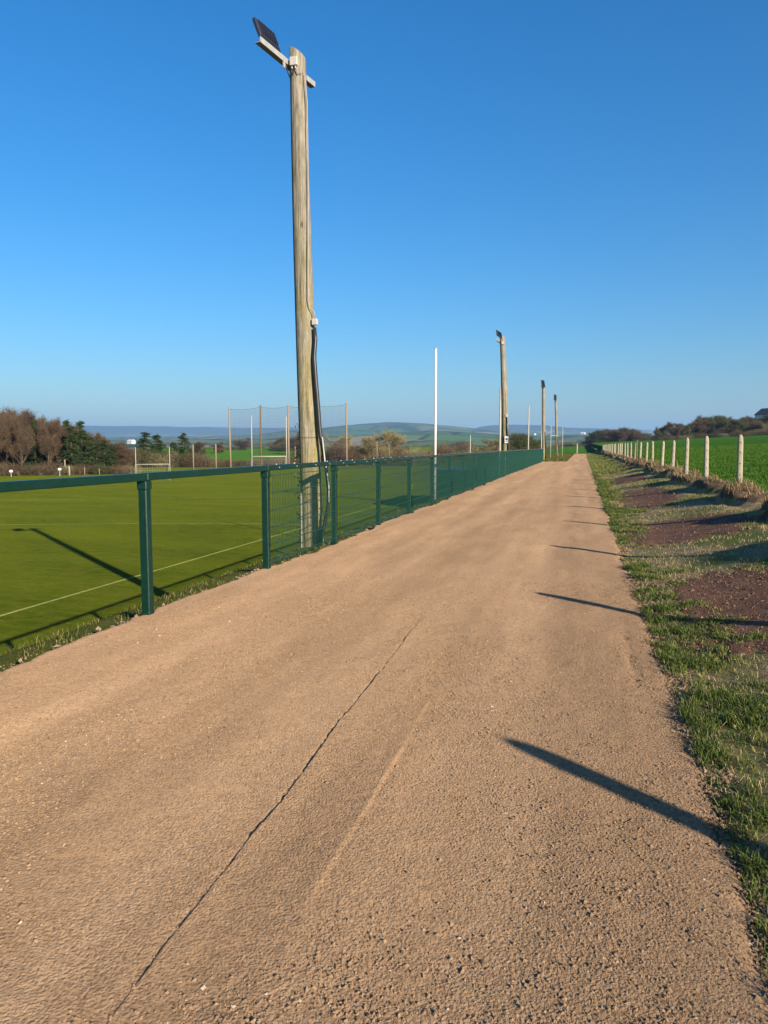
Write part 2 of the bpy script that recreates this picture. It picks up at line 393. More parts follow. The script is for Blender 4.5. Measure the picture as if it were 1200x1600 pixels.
cols += lerp_cols(gr + .06, rg - .05, 12)[1:] + [rg + o for o in orr] + lerp_cols(rg + .05, ri, 44)[1:] + [ri, ri + .10]
XX = np.stack(cols, 1); YY = np.repeat(ys[:, None], XX.shape[1], 1)
ZZ = .010 * fbm(XX * .8, YY * .12, 41) + .0035 * fbm(XX * 5, YY * 2, 42) + .003 * fbm(XX * 14, YY * 14, 43) + .0035 * fbm(XX * 45, YY * 45, 44)
ZZ += -.012 * np.exp(-((XX + 2.6) / .35) ** 2) - .010 * np.exp(-((XX + .35) / .3) ** 2) + .006
gfade = (sstep(1.0, 1.6, YY) * (1 - sstep(4.6, 6.6, YY))) * (.50 + .50 * sstep(-.16, .16, fbm(YY * 2.3, YY * 0, 51))) * (.75 + .9 * vnoise(YY * 30, XX * 0, 52))
gd = XX - gr[:, None]
ZZ += .0075 * gfade * np.where(gd > 0, np.exp(-np.maximum(gd, 0) / .10), 0) * sstep(-.001, .004, gd) - .003 * gfade * np.exp(-((gd + .006) / .007) ** 2)
rd = XX - rg[:, None]; rf = sstep(1.9, 2.3, YY) * (1 - sstep(3.6, 4.3, YY))
ZZ += .009 * rf * np.where(rd < 0, np.exp(np.minimum(rd, 0) / .06), 0) * sstep(-.012, .002, -rd) * (.7 + .9 * vnoise(YY * 7, YY * 0, 53))
crk = np.exp(-(np.abs(XX - (.36 + .012 * (YY - 4.6) * -1 + .01 * fbm(YY * 3, YY * 0, 55))) / .012) ** 2) * sstep(4.5, 4.8, YY) * (1 - sstep(5.6, 6.2, YY))
ZZ += -.02 * crk
ZZ[:, 0] = -.16; ZZ[:, -1] = -.10; ZZ[:, 1] -= .03; ZZ[:, -2] -= .01
tag(link('path', grid('path', np.stack([XX, YY, ZZ], -1), M['path'])), kind='structure')
def path_z(x, y):
    return .010 * fbm(x * .8, y * .12, 41) + .0035 * fbm(x * 5, y * 2, 42) - .012 * np.exp(-((x + 2.6) / .35) ** 2) - .010 * np.exp(-((x + .35) / .3) ** 2) + .006

# verge with the earth bank, and the cereal field that climbs to the right
vy = np.concatenate([np.arange(-3, 22, .05), np.arange(22, 50, .15), np.arange(50, 150, .6)])
vx = np.concatenate([np.arange(.34, 2.1, .06), np.arange(2.1, 3.5, .035)])
VX, VY = np.meshgrid(vx, vy); VZ = right_z(VX, VY)
tag(link('verge', grid('verge', np.stack([VX, VY, VZ], -1), None)), kind='structure')
vo = bpy.data.objects['verge']; vo.data.materials.append(M['verge']); vo.data.materials.append(M['bank'])
fc = VX[:-1, :-1].ravel(); fyv = VY[:-1, :-1].ravel()
zz = VZ[:-1, :-1].ravel() - np.interp(fc, VPX, VPZ)
vo.data.polygons.foreach_set('material_index', ((zz > .07) & (fc > 2.1)).astype(np.int32)); vo.data.update()
fx_ = np.concatenate([np.arange(3.2, 12, .25), np.geomspace(12, 330, 40)]); fy_ = np.concatenate([np.arange(-4, 40, .35), np.geomspace(40, 420, 60)])
FX, FY = np.meshgrid(fx_, fy_); FZ = right_z(np.maximum(FX, 3.3), FY) + .004
FZ[:, 0] = right_z(FX[:, 0], FY[:, 0]) - .05
tag(link('field', grid('field', np.stack([FX, FY, FZ], -1), M['field'])), kind='structure')
# green field beyond the end of the path
bx = np.linspace(-60, 3.4, 40); by = np.geomspace(147.5, 420, 40)
BX, BY = np.meshgrid(bx, by); BZ = .0 + .0055 * (BY - 147) * sstep(-40, 5, BX) + .02
BZ = BZ - sstep(20, 60, -BX) * 2.3
tag(link('field', grid('field', np.stack([BX, BY, BZ], -1), M['field'])), kind='structure')

# bare red-brown soil patches on the verge
def soil_patch(cx, cy, rx, ry, seed):
    n = 120; m = 9; a = np.linspace(0, 2 * np.pi, n, endpoint=False)
    rr = 1 + .34 * fbm(np.cos(a) * 1.6 + seed, np.sin(a) * 1.6, seed, 3) + .30 * fbm(np.cos(a) * 6 + seed, np.sin(a) * 6, seed + 9, 3)
    P = [];
    for t in np.linspace(0, 1, m):
        sq = np.stack([cx + rx * rr * t * np.sign(np.cos(a)) * np.abs(np.cos(a)) ** .7, cy + ry * rr * t * np.sign(np.sin(a)) * np.abs(np.sin(a)) ** .7], 1)
        z = right_z(sq[:, 0], sq[:, 1]) + (.012 if t < .95 else -.004)
        P.append(np.c_[sq, z])
    V = np.concatenate(P); Q = [(r * n + i, r * n + (i + 1) % n, (r + 1) * n + (i + 1) % n, (r + 1) * n + i) for r in range(m - 1) for i in range(n)]
    tag(link('soil_patch', raw_mesh('soil_patch', V, None, [q for q in Q], M['soil'], True)), kind='structure')
def patch_box(x0, x1, y0, y1, z):
    a_, b_ = on_z((x0 + x1) / 2, y1, z), on_z((x0 + x1) / 2, y0, z); c0, c1 = on_z(x0, (y0 + y1) / 2, z), on_z(x1, (y0 + y1) / 2, z)
    return ((c0[0] + c1[0]) / 2, (a_[1] + b_[1]) / 2, (c1[0] - c0[0]) / 2, (b_[1] - a_[1]) / 2)
SOIL = [patch_box(1050, 1290, 897, 1004, .15), patch_box(972, 1170, 814, 846, .14), patch_box(968, 1052, 768, 794, .12), patch_box(940, 996, 731, 742, .12), patch_box(950, 1010, 748, 758, .12)]
for i_, q_ in enumerate(SOIL): soil_patch(*q_, 3 + 4 * i_)

# ------------------------------------------------------------------ hills round the valley (one sheet in polar rows)
def hills():
    az = np.radians(np.arange(-180, 180.01, .4))          # clockwise from +Y
    rad = np.geomspace(380, 13000, 150)
    A, D = np.meshgrid(az, rad)
    pxl = 600 + F_PX * np.tan(np.clip(A + R(YAW), -1.25, 1.25))
    inv = np.cos(np.clip(A + R(YAW), -1.25, 1.25))          # pixel rise -> true slope
    def ridge(D0, wid, xs, hs_, back=2.0):
        top = np.interp(pxl, xs, hs_) + 1.2 * fbm(pxl / 37, pxl * 0, int(D0) % 91)
        H = CAM_H + top / F_PX * D0 * inv
        k = np.where(D < D0, np.exp(-((D - D0) / wid) ** 2), np.exp(-((D - D0) / (wid * back)) ** 2))
        return H, k
    Z = -14 + 0 * A + 5 * fbm(A * 20, np.log(D) * 6, 61)
    base = -14.0
    for (D0, wid, xs, hs_) in [
        (9500, 1500, [-900, -200, 100, 135, 250, 400, 480, 520, 620, 700, 900, 1300, 2500], [24, 28, 31, 32, 30, 28, 28, 25, 22, 20, 18, 20, 24]),
        (7400, 900, [-900, 600, 715, 738, 752, 775, 850, 882, 940, 1020, 1100, 1300, 2500], [5, 8, 22, 27, 31, 33, 32, 29, 27, 25, 23, 22, 22]),
        (4700, 900, [-900, 100, 400, 480, 520, 545, 580, 605, 640, 680, 720, 760, 850, 1000, 1300, 2500], [10, 12, 18, 26, 29, 31.5, 35, 37, 36, 33, 29, 25, 18, 16, 16, 18]),
        (2600, 550, [-900, 100, 250, 400, 500, 600, 680, 760, 830, 900, 960, 1060, 1200, 2500], [6, 8, 10, 11, 15, 20, 23, 20, 15, 17, 18, 14, 14, 16]),
        (1500, 260, [-900, 0, 300, 500, 640, 760, 860, 930, 1000, 1200, 2500], [2, 3, 3, 4, 9, 7, 5, 8, 9, 8, 8])]:
        H, k = ridge(D0, wid, xs, hs_)
        Z = np.maximum(Z, base + (H - base) * k + 2.5 * fbm(A * 60, np.log(D) * 14, int(D0) % 77) * k)
    inn = sstep(380, 700, D); Z = Z * inn + (-15) * (1 - inn)
    P = np.stack([D * np.sin(A), D * np.cos(A), Z], -1)
    t = NT('far_farmland')
    vec = t.map((1, 1, 2.0))
    cellc = t.voro(1 / 210, vec, 'F1', 'Color'); sc = t.n('ShaderNodeSeparateColor'); t.l(cellc, sc.inputs[0])
    col = t.ramp(sc.outputs[0], [(0, (.045, .085, .025)), (.3, (.06, .13, .03)), (.5, (.09, .15, .045)), (.66, (.11, .115, .05)), (.78, (.045, .10, .03)), (.9, (.20, .17, .10)), (1, (.13, .13, .07))])
    edge = t.voro(1 / 210, vec, 'DISTANCE_TO_EDGE')
    col = t.mix(t.ramp(edge, [(.03, (1, 1, 1)), (.05, (0, 0, 0))]), col, (.028, .036, .016))
    wood = t.ramp(t.noise(1 / 700, 5, .6), [(.55, (0, 0, 0)), (.60, (1, 1, 1))])
    col = t.mix(wood, col, (.022, .036, .016))
    high = t.n('ShaderNodeSeparateXYZ'); t.l(t.co.outputs['Object'], high.inputs[0])
    moor = t.ramp(t.math('ADD', t.math('MULTIPLY', high.outputs[2], 1 / 260), t.math('MULTIPLY', t.noise(1 / 500, 4), .3)), [(.62, (0, 0, 0)), (.72, (1, 1, 1))])
    col = t.mix(moor, col, (.035, .042, .022))
    mt = t.bsdf(col, 1.0, None, spec=.05)
    tag(link('hills', grid('hills', P, mt, flip=True)), kind='structure')
hills()

# sloping pasture beyond the pitch, seen between the bushes
def pasture(x0, x1, near, far, y_near, y_far, mat):
    n = 14; P = np.zeros((n, n, 3))
    for i, t in enumerate(np.linspace(0, 1, n)):
        for j, u in enumerate(np.linspace(0, 1, n)):
            P[i, j] = at_r(x0 + (x1 - x0) * u, y_near + (y_far - y_near) * t, near + (far - near) * t)
    P[0, :, 2] -= 3.0
    tag(link('field', grid('field', P, mat)), kind='structure')
pasture(240, 620, 190, 330, 716, 699.5, M['field'])
pasture(640, 880, 230, 420, 712, 698, M['field'])

# ------------------------------------------------------------------ green fence
ORD = ['first', 'second', 'third', 'fourth', 'fifth', 'sixth', 'seventh', 'eighth', 'ninth', 'tenth', 'eleventh', 'twelfth', 'thirteenth', 'fourteenth', 'fifteenth', 'sixteenth', 'seventeenth', 'eighteenth', 'nineteenth', 'twentieth', 'twenty-first', 'twenty-second', 'twenty-third', 'twenty-fourth', 'twenty-fifth', 'twenty-sixth', 'twenty-seventh', 'twenty-eighth', 'twenty-ninth', 'thirtieth']
FZ_TOP = 1.225
fence = empty('pitch_fence', (FENCE_X, 5.55, 0), 'dark green steel fence with top rail and wire mesh along the path', 'fence')
def fence_parts():
    p = MB(); p.box((0, 0, .36), (.078, .078, 1.60), bev=.007); post = p.mesh('post', M['green'])
    c = MB(); c.box((0, 0, 1.115), (.092, .092, .075), bev=.006); collar = c.mesh('collar', M['green'])
    r = MB(); r.box((0, 1.25, FZ_TOP - .033), (.072, 2.498, .066), bev=.006); rail = r.mesh('top_rail', M['green'])
    b = MB()
    for y in (.32, .9, 1.6, 2.18): b.tube([(.0, y, FZ_TOP - .002), (0, y, FZ_TOP + .012)], .009, 6); b.tube([(.034, y, FZ_TOP - .033), (.046, y, FZ_TOP - .033)], .008, 6)
    bolts = b.mesh('rail_bolt', M['galv'])
    w_ = MB()
    def bar(p0, p1, r):
        p0 = np.array(p0, float); p1 = np.array(p1, float); d = p1 - p0; d /= np.linalg.norm(d)
        u = np.array([1.0, 0, 0]); v = np.cross(d, u); V = []
        for q in (p0, p1):
            for (a_, b_) in ((1, 0), (.5, .87), (-.5, .87), (-1, 0), (-.5, -.87), (.5, -.87)): V.append(q + r * (a_ * u + b_ * v))
        w_.add(V, Q=[(i, (i + 1) % 6, 6 + (i + 1) % 6, 6 + i) for i in range(6)])
    for k in range(48): bar((0, .075 + .05 * k, .035), (0, .075 + .05 * k, 1.150), .0034)
    for k in range(6):
        z = .075 + .205 * k
        for xo in (-.0062, .0062): bar((xo, .045, z), (xo, 2.455, z), .004)
    panel = w_.mesh('mesh_panel', M['green_wire'])
    cl = MB()
    for z in (.28, .69, 1.0): cl.box((.047, 0, z), (.016, .03, .034), bev=.003)
    clip = cl.mesh('clip', M['green'])
    return post, collar, rail, bolts, panel, clip
f_post, f_collar, f_rail, f_bolt, f_panel, f_clip = fence_parts()
random.seed(3)
for k in range(-2, 27):
    y = 2.5 * k
    lean = R(random.uniform(-.25, .25))
    o = link('post', f_post, fence, (0, y, random.uniform(-.006, .004))); o.rotation_euler = (lean, lean, 0)
    c_ = link('collar', f_collar, o)
    if k >= 1: tag(link('clip', f_clip, o), kind='stuff')
    if k < 26:
        rl = link('top_rail', f_rail, fence, (0, y, random.uniform(-.004, .004)))
        if k >= 1:
            tag(link('rail_bolt', f_bolt, rl), kind='stuff')
            tag(link('mesh_panel', f_panel, fence, (.052, y, random.uniform(-.008, .008))), kind='stuff')

# ------------------------------------------------------------------ floodlight poles
def lerp(a, b, t): return np.array(a) * (1 - t) + np.array(b) * t
def pole_mesh(base, top, r0, r1, slant, seed):
    random.seed(seed); n = 18; m = 26; V = []
    base = np.array(base, float); top = np.array(top, float)
    for i in range(m):
        t = i / (m - 1); c = lerp(base, top, t) + np.array([.018 * math.sin(3.1 * t + seed), .018 * math.cos(2.3 * t + seed), 0]) * (4 * t * (1 - t))
        r = r0 + (r1 - r0) * t
        for k in range(n):
            a = 2 * math.pi * k / n
            rr = r * (1 + .03 * math.sin(3 * a + seed + t * 2) + .012 * (random.random() - .5))
            v = c + np.array([math.cos(a) * rr, math.sin(a) * rr, 0])
            if i == m - 1: v[2] += -slant * math.cos(a - .3) * 1.0
            V.append(v)
    Q = [(i * n + k, i * n + (k + 1) % n, (i + 1) * n + (k + 1) % n, (i + 1) * n + k) for i in range(m - 1) for k in range(n)]
    V.append(top + np.array([0, 0, .01])); V.append(base)
    T = [(m * n, (m - 1) * n + k, (m - 1) * n + (k + 1) % n) for k in range(n)] + [(m * n + 1, (k + 1) % n, k) for k in range(n)]
    return V, T, Q
def flood_lamp(parent, c0, c1, up, thick=.06):
    """c0,c1: lower edge of the housing, up: vector to its upper edge"""
    c0 = np.array(c0, float); c1 = np.array(c1, float); up = np.array(up, float)
    ex = c1 - c0; L = np.linalg.norm(ex); ex /= L; H = np.linalg.norm(up); ez = up / H; ey = np.cross(ez, ex); ey /= np.linalg.norm(ey); ez = np.cross(ex, ey)
    cen = (c0 + c1) / 2 + up / 2; ax = [ex, ey, ez]
    m = MB(); m.box(cen, (L, thick, H), ax, bev=.014)
    body = m.build('lamp', M['lamp_black'], parent)
    sgn = 1.0 if ey[0] > 0 else -1.0            # back of the housing looks towards +X
    f = MB()
    for i in range(7): f.box(cen + sgn * ey * (thick / 2 + .012) + ex * L * (-.36 + .12 * i), (.012, .03, H * .7), ax)
    tag(f.build('cooling_fin', M['lamp_black'], body), kind='stuff')
    g = MB(); g.box(cen - sgn * ey * (thick / 2 + .003), (L * .86, .008, H * .8), ax); g.build('lamp_glass', M['lamp_glass'], body)
    u = MB()
    for s_ in (-1, 1): u.box(cen + ex * s_ * (L / 2 + .012) - ez * H * .22 , (.01, .035, H * .6), ax)
    u.box(cen - ez * H * .53, (L + .035, .035, .01), ax); u.build('lamp_bracket', M['lamp_black'], body)
    return body
def flood_pole(label, base, top, r0, r1, slant, seed):
    root = empty('floodlight_pole', tuple(base), label, 'floodlight pole', 'timber floodlight poles along the fence')
    V, T, Q = pole_mesh((0, 0, 0), np.array(top) - np.array(base), r0, r1, slant, seed)
    link('pole', raw_mesh('pole', V, T, Q, M['pole'], True), root)
    return root
Y1 = 11.08
p1b = at_y(489, 850, Y1); p1t = at_y(465.5, 84, Y1); dirp = (p1t - p1b) / (p1t[2] - p1b[2])
b1 = p1b - dirp * .9
root1 = flood_pole('nearest timber floodlight pole, tall and lichen-stained, with black duct, behind the green fence', b1, p1t, .182, .122, .085, 2)
def loc1(p): return np.array(p, float) - b1
def pole_ax(z): return p1b + dirp * (z - p1b[2])
ba = np.array([-4.575, 10.25, 7.23]); bb = np.array([-4.285, 11.72, 7.23])
bd = (bb - ba) / np.linalg.norm(bb - ba); bn = np.cross([0, 0, 1.0], bd)
m = MB(); m.box(loc1((ba + bb) / 2), (np.linalg.norm(bb - ba), .006, .08), [bd, bn, [0, 0, 1]]); m.box(loc1((ba + bb) / 2) + np.array([0, 0, -.037]) + bn * .045, (np.linalg.norm(bb - ba) - .002, .09, .006), [bd, bn, [0, 0, 1]])
m.build('crossarm', M['galv'], root1)
flood_lamp(root1, loc1(ba + bd * .05 + np.array([-.02, 0, .06])), loc1(ba + bd * .54 + np.array([-.02, 0, .06])), (-.12, -.03, .27))
m = MB(); m.box(loc1(ba + bd * .60 + np.array([.004, 0, -.07])), (.04, .02, .13), [bd, bn, [0, 0, 1]]); m.build('bracket_strut', M['galv'], root1)
jb = at_y(459, 96, Y1 - .14)
m = MB(); m.box(loc1(jb), (.12, .06, .13), bev=.008); jbo = m.build('junction_box', M['plastic'], root1)
for dx in (-.03, .025):
    m = MB(); m.tube([loc1(jb + (dx, 0, -.06)), loc1(jb + (dx, 0, -.10))], .012, 8); m.build('cable_gland', M['plastic'], jbo)
cb = [jb + (.0, -.01, -.10), at_y(457, 117, Y1 - .16), at_y(453, 121, Y1 - .12), at_y(448, 108, Y1 - .15), ba + bd * .62 + (0, 0, -.03)]
m = MB(); m.tube([loc1(p) for p in cb], .010, 6); m.build('cable', M['duct'], root1, True)
cb = [jb + (.03, -.01, -.10), at_y(466, 114, Y1 - .15), at_y(476, 114, Y1 - .10), at_y(480, 160, Y1 - .10), at_y(482, 300, Y1 - .12), at_y(481, 420, Y1 - .15), at_y(481, 470, Y1 - .16), at_y(484, 480, Y1 - .16), at_y(491, 488, Y1 - .14), at_y(492, 500, Y1 - .13)]
m = MB(); m.tube([loc1(p) for p in cb], .008, 6); m.build('cable', M['cable'], root1, True)
jb2 = at_y(492, 503, Y1 - .12)
m = MB(); m.box(loc1(jb2), (.09, .06, .10), bev=.008); jbo2 = m.build('junction_box', M['plastic'], root1)
dp = [at_y(491.5, 512, Y1 - .12), at_y(493, 530, Y1 - .13), at_y(491.5, 548, Y1 - .14), at_y(491, 560, Y1 - .15), at_y(493, 590, Y1 - .15), at_y(496.5, 630, Y1 - .15), at_y(499.5, 670, Y1 - .15), at_y(502, 690, Y1 - .15), at_y(506, 712, Y1 - .15), at_y(510, 735, Y1 - .16), at_y(513.5, 765, Y1 - .18), at_y(513, 790, Y1 - .18), at_y(508, 815, Y1 - .17), at_y(502, 840, Y1 - .16), at_y(499, 862, Y1 - .16)]
dr = [.026, .029, .031, .033, .034, .034, .033, .031, .028, .028, .028, .028, .03, .035, .04]
m = MB(); m.tube([loc1(p) for p in dp], dr, 10); m.build('cable_duct', M['duct'], root1, True)
gp = [at_y(503.5, 683, Y1 - .19), at_y(507.5, 720, Y1 - .20), at_y(511, 740, Y1 - .21), at_y(514, 765, Y1 - .23), at_y(513.5, 785, Y1 - .23)]
m = MB(); m.tube([loc1(p) for p in gp], .012, 8); m.build('cable', M['plastic'], root1, True)
for yy in (683, 770):
    c = pole_ax(at_y(489, yy, Y1)[2]); m = MB()
    m.tube([loc1(c + np.array([math.cos(a) * .205, math.sin(a) * .205, .003 * math.sin(a)])) for a in np.linspace(-2.4, .4, 9)], .003, 5)
    m.build('strap', M['duct'], root1, True)
# ivy on the shaded edge of the pole
def leaf_cloud(pts, size, seed, up=.3):
    r_ = np.random.default_rng(seed); n = len(pts); d = r_.normal(size=(n, 3)); d /= np.linalg.norm(d, axis=1)[:, None]
    e = np.cross(d, r_.normal(size=(n, 3))); e /= np.linalg.norm(e, axis=1)[:, None]
    sz = size * r_.uniform(.6, 1.3, n)[:, None]
    V = np.stack([pts - d * sz * .5, pts + e * sz * .42, pts + d * sz * .6, pts - e * sz * .42], 1).reshape(-1, 3)
    Q = np.arange(4 * n).reshape(-1, 4); return V, Q
r_ = np.random.default_rng(5); iv = []
for i in range(260):
    z = -.1 + 1.9 * r_.random() ** 1.7; c = pole_ax(z); a = math.pi + r_.normal() * .35 - .25; q = .19 + .03 * r_.random() + .06 * (r_.random() < .2)
    iv.append(loc1(c + np.array([math.cos(a) * q, math.sin(a) * q, 0])))
V, Q = leaf_cloud(np.array(iv), .032, 4)
tiv = np.repeat(r_.random(260) * .7, 4)
o = link('ivy', raw_mesh('ivy', V, None, Q, None, False, tiv), root1); o['kind'] = 'stuff'
M['ivy'] = mat_blades('ivy_leaves', [(0, (.012, .025, .006)), (.6, (.03, .05, .012)), (1, (.06, .06, .02))], .1, .4); o.data.materials.append(M['ivy'])

def far_pole(label, pxb, pyb, pxt, pyt, Y, r0, r1, seed, lamp_px, notice=False, duct=False):
    pb = at_y(pxb, pyb, Y); pt = at_y(pxt, pyt, Y); d = (pt - pb) / (pt[2] - pb[2]); b = pb - d * (pb[2] + .45)
    root = flood_pole(label, b, pt, r0, r1, .07, seed)
    L = lambda p: np.array(p, float) - b
    aa = pt + np.array([-.22, -.75, -.25]); bb_ = pt + np.array([-.12, .55, -.25]); dd = (bb_ - aa) / np.linalg.norm(bb_ - aa)
    m = MB(); m.box(L((aa + bb_) / 2), (np.linalg.norm(bb_ - aa), .07, .09), [dd, np.cross([0, 0, 1], dd), [0, 0, 1]]); m.build('crossarm', M['galv'], root)
    q0, q1 = [at_y(x, y, Y - .5) for x, y in lamp_px[:2]]
    upv = at_y(*lamp_px[2], Y - .5) - q0
    # housing lies along the arm: its lower edge runs in depth as well as across
    flood_lamp(root, L(q0 + np.array([0, -.22, 0])), L(q1 + np.array([0, .22, 0])), upv)
    jp = pt + np.array([.04, -r1 - .02, -.35])
    m = MB(); m.box(L(jp), (.14, .07, .15), bev=.01); m.build('junction_box', M['plastic'], root)
    jp = pb + d * (3.05 - pb[2]) + np.array([r0 * .6, -r0 * .8, 0])
    m = MB(); m.box(L(jp), (.13, .08, .14), bev=.01); m.build('junction_box', M['plastic'], root)
    m = MB(); m.tube([L(pt + np.array([.05, -r1 - .01, -.42])), L(lerp(pt, jp, .5) + (0.02, -.03, 0)), L(jp)], .012, 5); m.build('cable', M['cable'], root)
    cpts = [jp + (0, 0, -.05), jp + (.03, -.02, -.6), jp + (.13, -.03, -1.5), jp + (.16, -.03, -2.3), jp + (.10, -.03, -3.2)]
    m = MB(); m.tube([L(p) for p in cpts], [.03, .045, .05, .045, .04], 8); m.build('cable_duct', M['duct'], root, True)
    if notice:
        nb_ = at_y(791.5, 687, Y - r0 - .02); m = MB(); m.box(L(nb_), (.21, .012, .36), bev=.004); no = m.build('notice', M['white'], root)
        m = MB(); m.box(L(nb_ + (0, -.012, .03)), (.10, .006, .10)); m.box(L(nb_ + (0, -.012, -.08)), (.13, .006, .03)); m.build('notice_print', M['duct'], no)
    return root
far_pole('second timber floodlight pole from the camera, with a white notice near its foot', 790, 700, 785, 526, 40.0, .205, .14, 5, [(778, 525), (784, 528), (775.5, 516)], True)
far_pole('third timber floodlight pole from the camera, at the far end of the green fence', 850, 702, 849, 600, 80.0, .20, .15, 9, [(847.5, 605), (852, 605), (845, 594)])
far_pole('farthest and thinnest-looking timber floodlight pole, on the grass beyond the green fence', 871, 712, 868, 622, 113.0, .20, .15, 11, [(866.5, 625), (870, 626), (865, 616)])

# grey stake at the foot of the first pole
sb = at_y(472.5, 846, Y1 - .12); st = at_y(472, 770, Y1 - .12)
m = MB(); m.box((0, 0, (st[2] - sb[2]) / 2 - .1), (.055, .05, st[2] - sb[2] + .2), bev=.008)
tag(m.build('stake', M['concrete'], None, False, tuple(sb)), 'short grey stake standing against the nearest floodlight pole', 'stake')

# ------------------------------------------------------------------ white poles
def white_pole(px, top_y, D_y, zb, r, label, group=None):
    t_ = at_y(px, top_y, D_y); root = empty('white_pole', (t_[0], t_[1], zb), label, 'pole', group)
    H = t_[2] - zb
    m = MB(); m.tube([(0, 0, -.3), (0, 0, H * .5), (0, 0, H)], [r, r, r * .95], 12); m.build('shaft', M['white'] if px < 700 else M['cream'], root, True)
    m = MB(); m.tube([(0, 0, H), (0, 0, H + .02)], [r * 1.1, r * 1.0], 12); m.build('end_cap', M['galv'], root)
    m = MB(); m.tube([(0, 0, -.1), (0, 0, .12)], r * 1.35, 12); m.build('ground_sleeve', M['galv'], root)
white_pole(681, 545, 21.9, -.28, .036, 'tall thin white pole just behind the green fence, nearest of the white poles')
white_pole(782.3, 606, 41.5, -.9, .055, 'thin white pole standing close beside the second floodlight pole')
white_pole(826.5, 634, 78, -2.0, .065, 'white pole rising alone between second and third floodlight poles')
white_pole(846.5, 664, 88, -2.0, .055, 'short white pole just left of the third floodlight pole')
white_pole(735, 680, 88, PITCH_Z, .05, 'slender pale pole over the fence between the dugout and second floodlight pole')

# ------------------------------------------------------------------ goals
def goal(label, A, B, H, cross, r, netdepth, crown=True, back=None):
    A = np.array(A, float); B = np.array(B, float); mid = (A + B) / 2
    root = empty('goal', tuple(mid), label, 'goal')
    L = lambda p: np.array(p, float) - mid
    for P in (A, B):
        m = MB(); m.tube([L(P + (0, 0, -.2)), L(P + (0, 0, H))], [r, r * .85], 10); m.build('goal_post', M['cream'], root, True)
    m = MB(); m.tube([L(A + (0, 0, cross)), L(B + (0, 0, cross))], r * .9, 10); m.build('crossbar', M['cream'], root, True)
    if netdepth:
        d = (B - A) / np.linalg.norm(B - A); n_ = np.array([-d[1], d[0], 0]); n_ = n_ if back is None or n_ @ back > 0 else -n_
        for P in (A, B):
            m = MB(); m.tube([L(P + (0, 0, cross)), L(P + n_ * netdepth * .5 + (0, 0, cross)), L(P + n_ * netdepth + (0, 0, .02))], r * .6, 6); m.tube([L(P + (0, 0, .03)), L(P + n_ * netdepth + (0, 0, .03))], r * .5, 6); m.build('net_support', M['cream'], root)
        m = MB(); W_ = np.linalg.norm(B - A)
        prof = [(0.0, cross), (.5, cross), (1.0, .02)]
        pl = [(netdepth * a_, b_) for a_, b_ in prof]
        for t_ in np.arange(0, W_ + .01, .25):
            q = [A + d * t_ + n_ * a_ + (0, 0, b_) for a_, b_ in pl]
            m.tube([L(p) for p in q], .008, 3, False)
        for k in range(14):
            s_ = k / 13 * 2; i = min(int(s_), 1); f_ = s_ - i; a_ = pl[i][0] * (1 - f_) + pl[i + 1][0] * f_; b_ = pl[i][1] * (1 - f_) + pl[i + 1][1] * f_
            m.tube([L(A + n_ * a_ + (0, 0, b_)), L(B + n_ * a_ + (0, 0, b_))], .008, 3, False)
        for P in (A, B):
            for k in range(8):
                z = cross * k / 8; dd = netdepth * (1 - .5 * k / 8); m.tube([L(P + (0, 0, z)), L(P + n_ * dd + (0, 0, z))], .008, 3, False)
        tag(m.build('goal_net', M['white_net'], root), kind='stuff')
    return root
g1a, g1b = on_z(213, 752, PITCH_Z), on_z(266, 751, PITCH_Z)
goal('small portable goal with side frames and net, left of the first fence post', g1a, g1b, 3.55, 1.75, .042, 1.4, True, np.array([0, 1.0, 0]))
g2a = on_z(394, 734, PITCH_Z); g2b = on_z(448, 733.5, PITCH_Z)
goal('tall white goal posts with crossbar in front of the high ball net', g2a, g2b, 8.3, 2.05, .085, 1.4, True, np.array([0, 1.0, 0]))
g3a = at_y(860, 716, 92); g3b = at_y(878.5, 711, 104); g3a[2] = -.15; g3b[2] = -.15
goal('narrow white goal posts on the grass beside the farthest floodlight pole', g3a, g3b, 4.1, 2.9, .045, 0)

# ------------------------------------------------------------------ ball-stop net
np_ = [at_r(x, 700, D) for x, D in ((360, 128), (407.5, 130), (451, 132), (496, 134), (541.5, 136))]
tops = [at_r(x, y, D)[2] for x, y, D in ((360, 636, 128), (407.5, 633, 130), (451, 632, 132), (496, 631, 134), (541.5, 629, 136))]
o0 = np.array([np_[0][0], np_[0][1], PITCH_Z])
bs = empty('ball_stop_net', tuple(o0), 'high dark ball-stop net hung on timber poles behind the far goal', 'net')
ntop = []
for i, (p, t_) in enumerate(zip(np_, tops)):
    b = np.array([p[0], p[1], PITCH_Z]) - o0; tp = b + np.array([(-.15, .05, .0, .03, 0)[i], 0, t_ - PITCH_Z]); ntop.append(tp)
    m = MB(); m.tube([b - (0, 0, .4), lerp(b, tp, .5), tp], [.19, .17, .13], 8); m.build('net_pole', M['timber'] if i % 2 == 0 else M['timber_dark'], bs, True)
m = MB(); cm = MB()
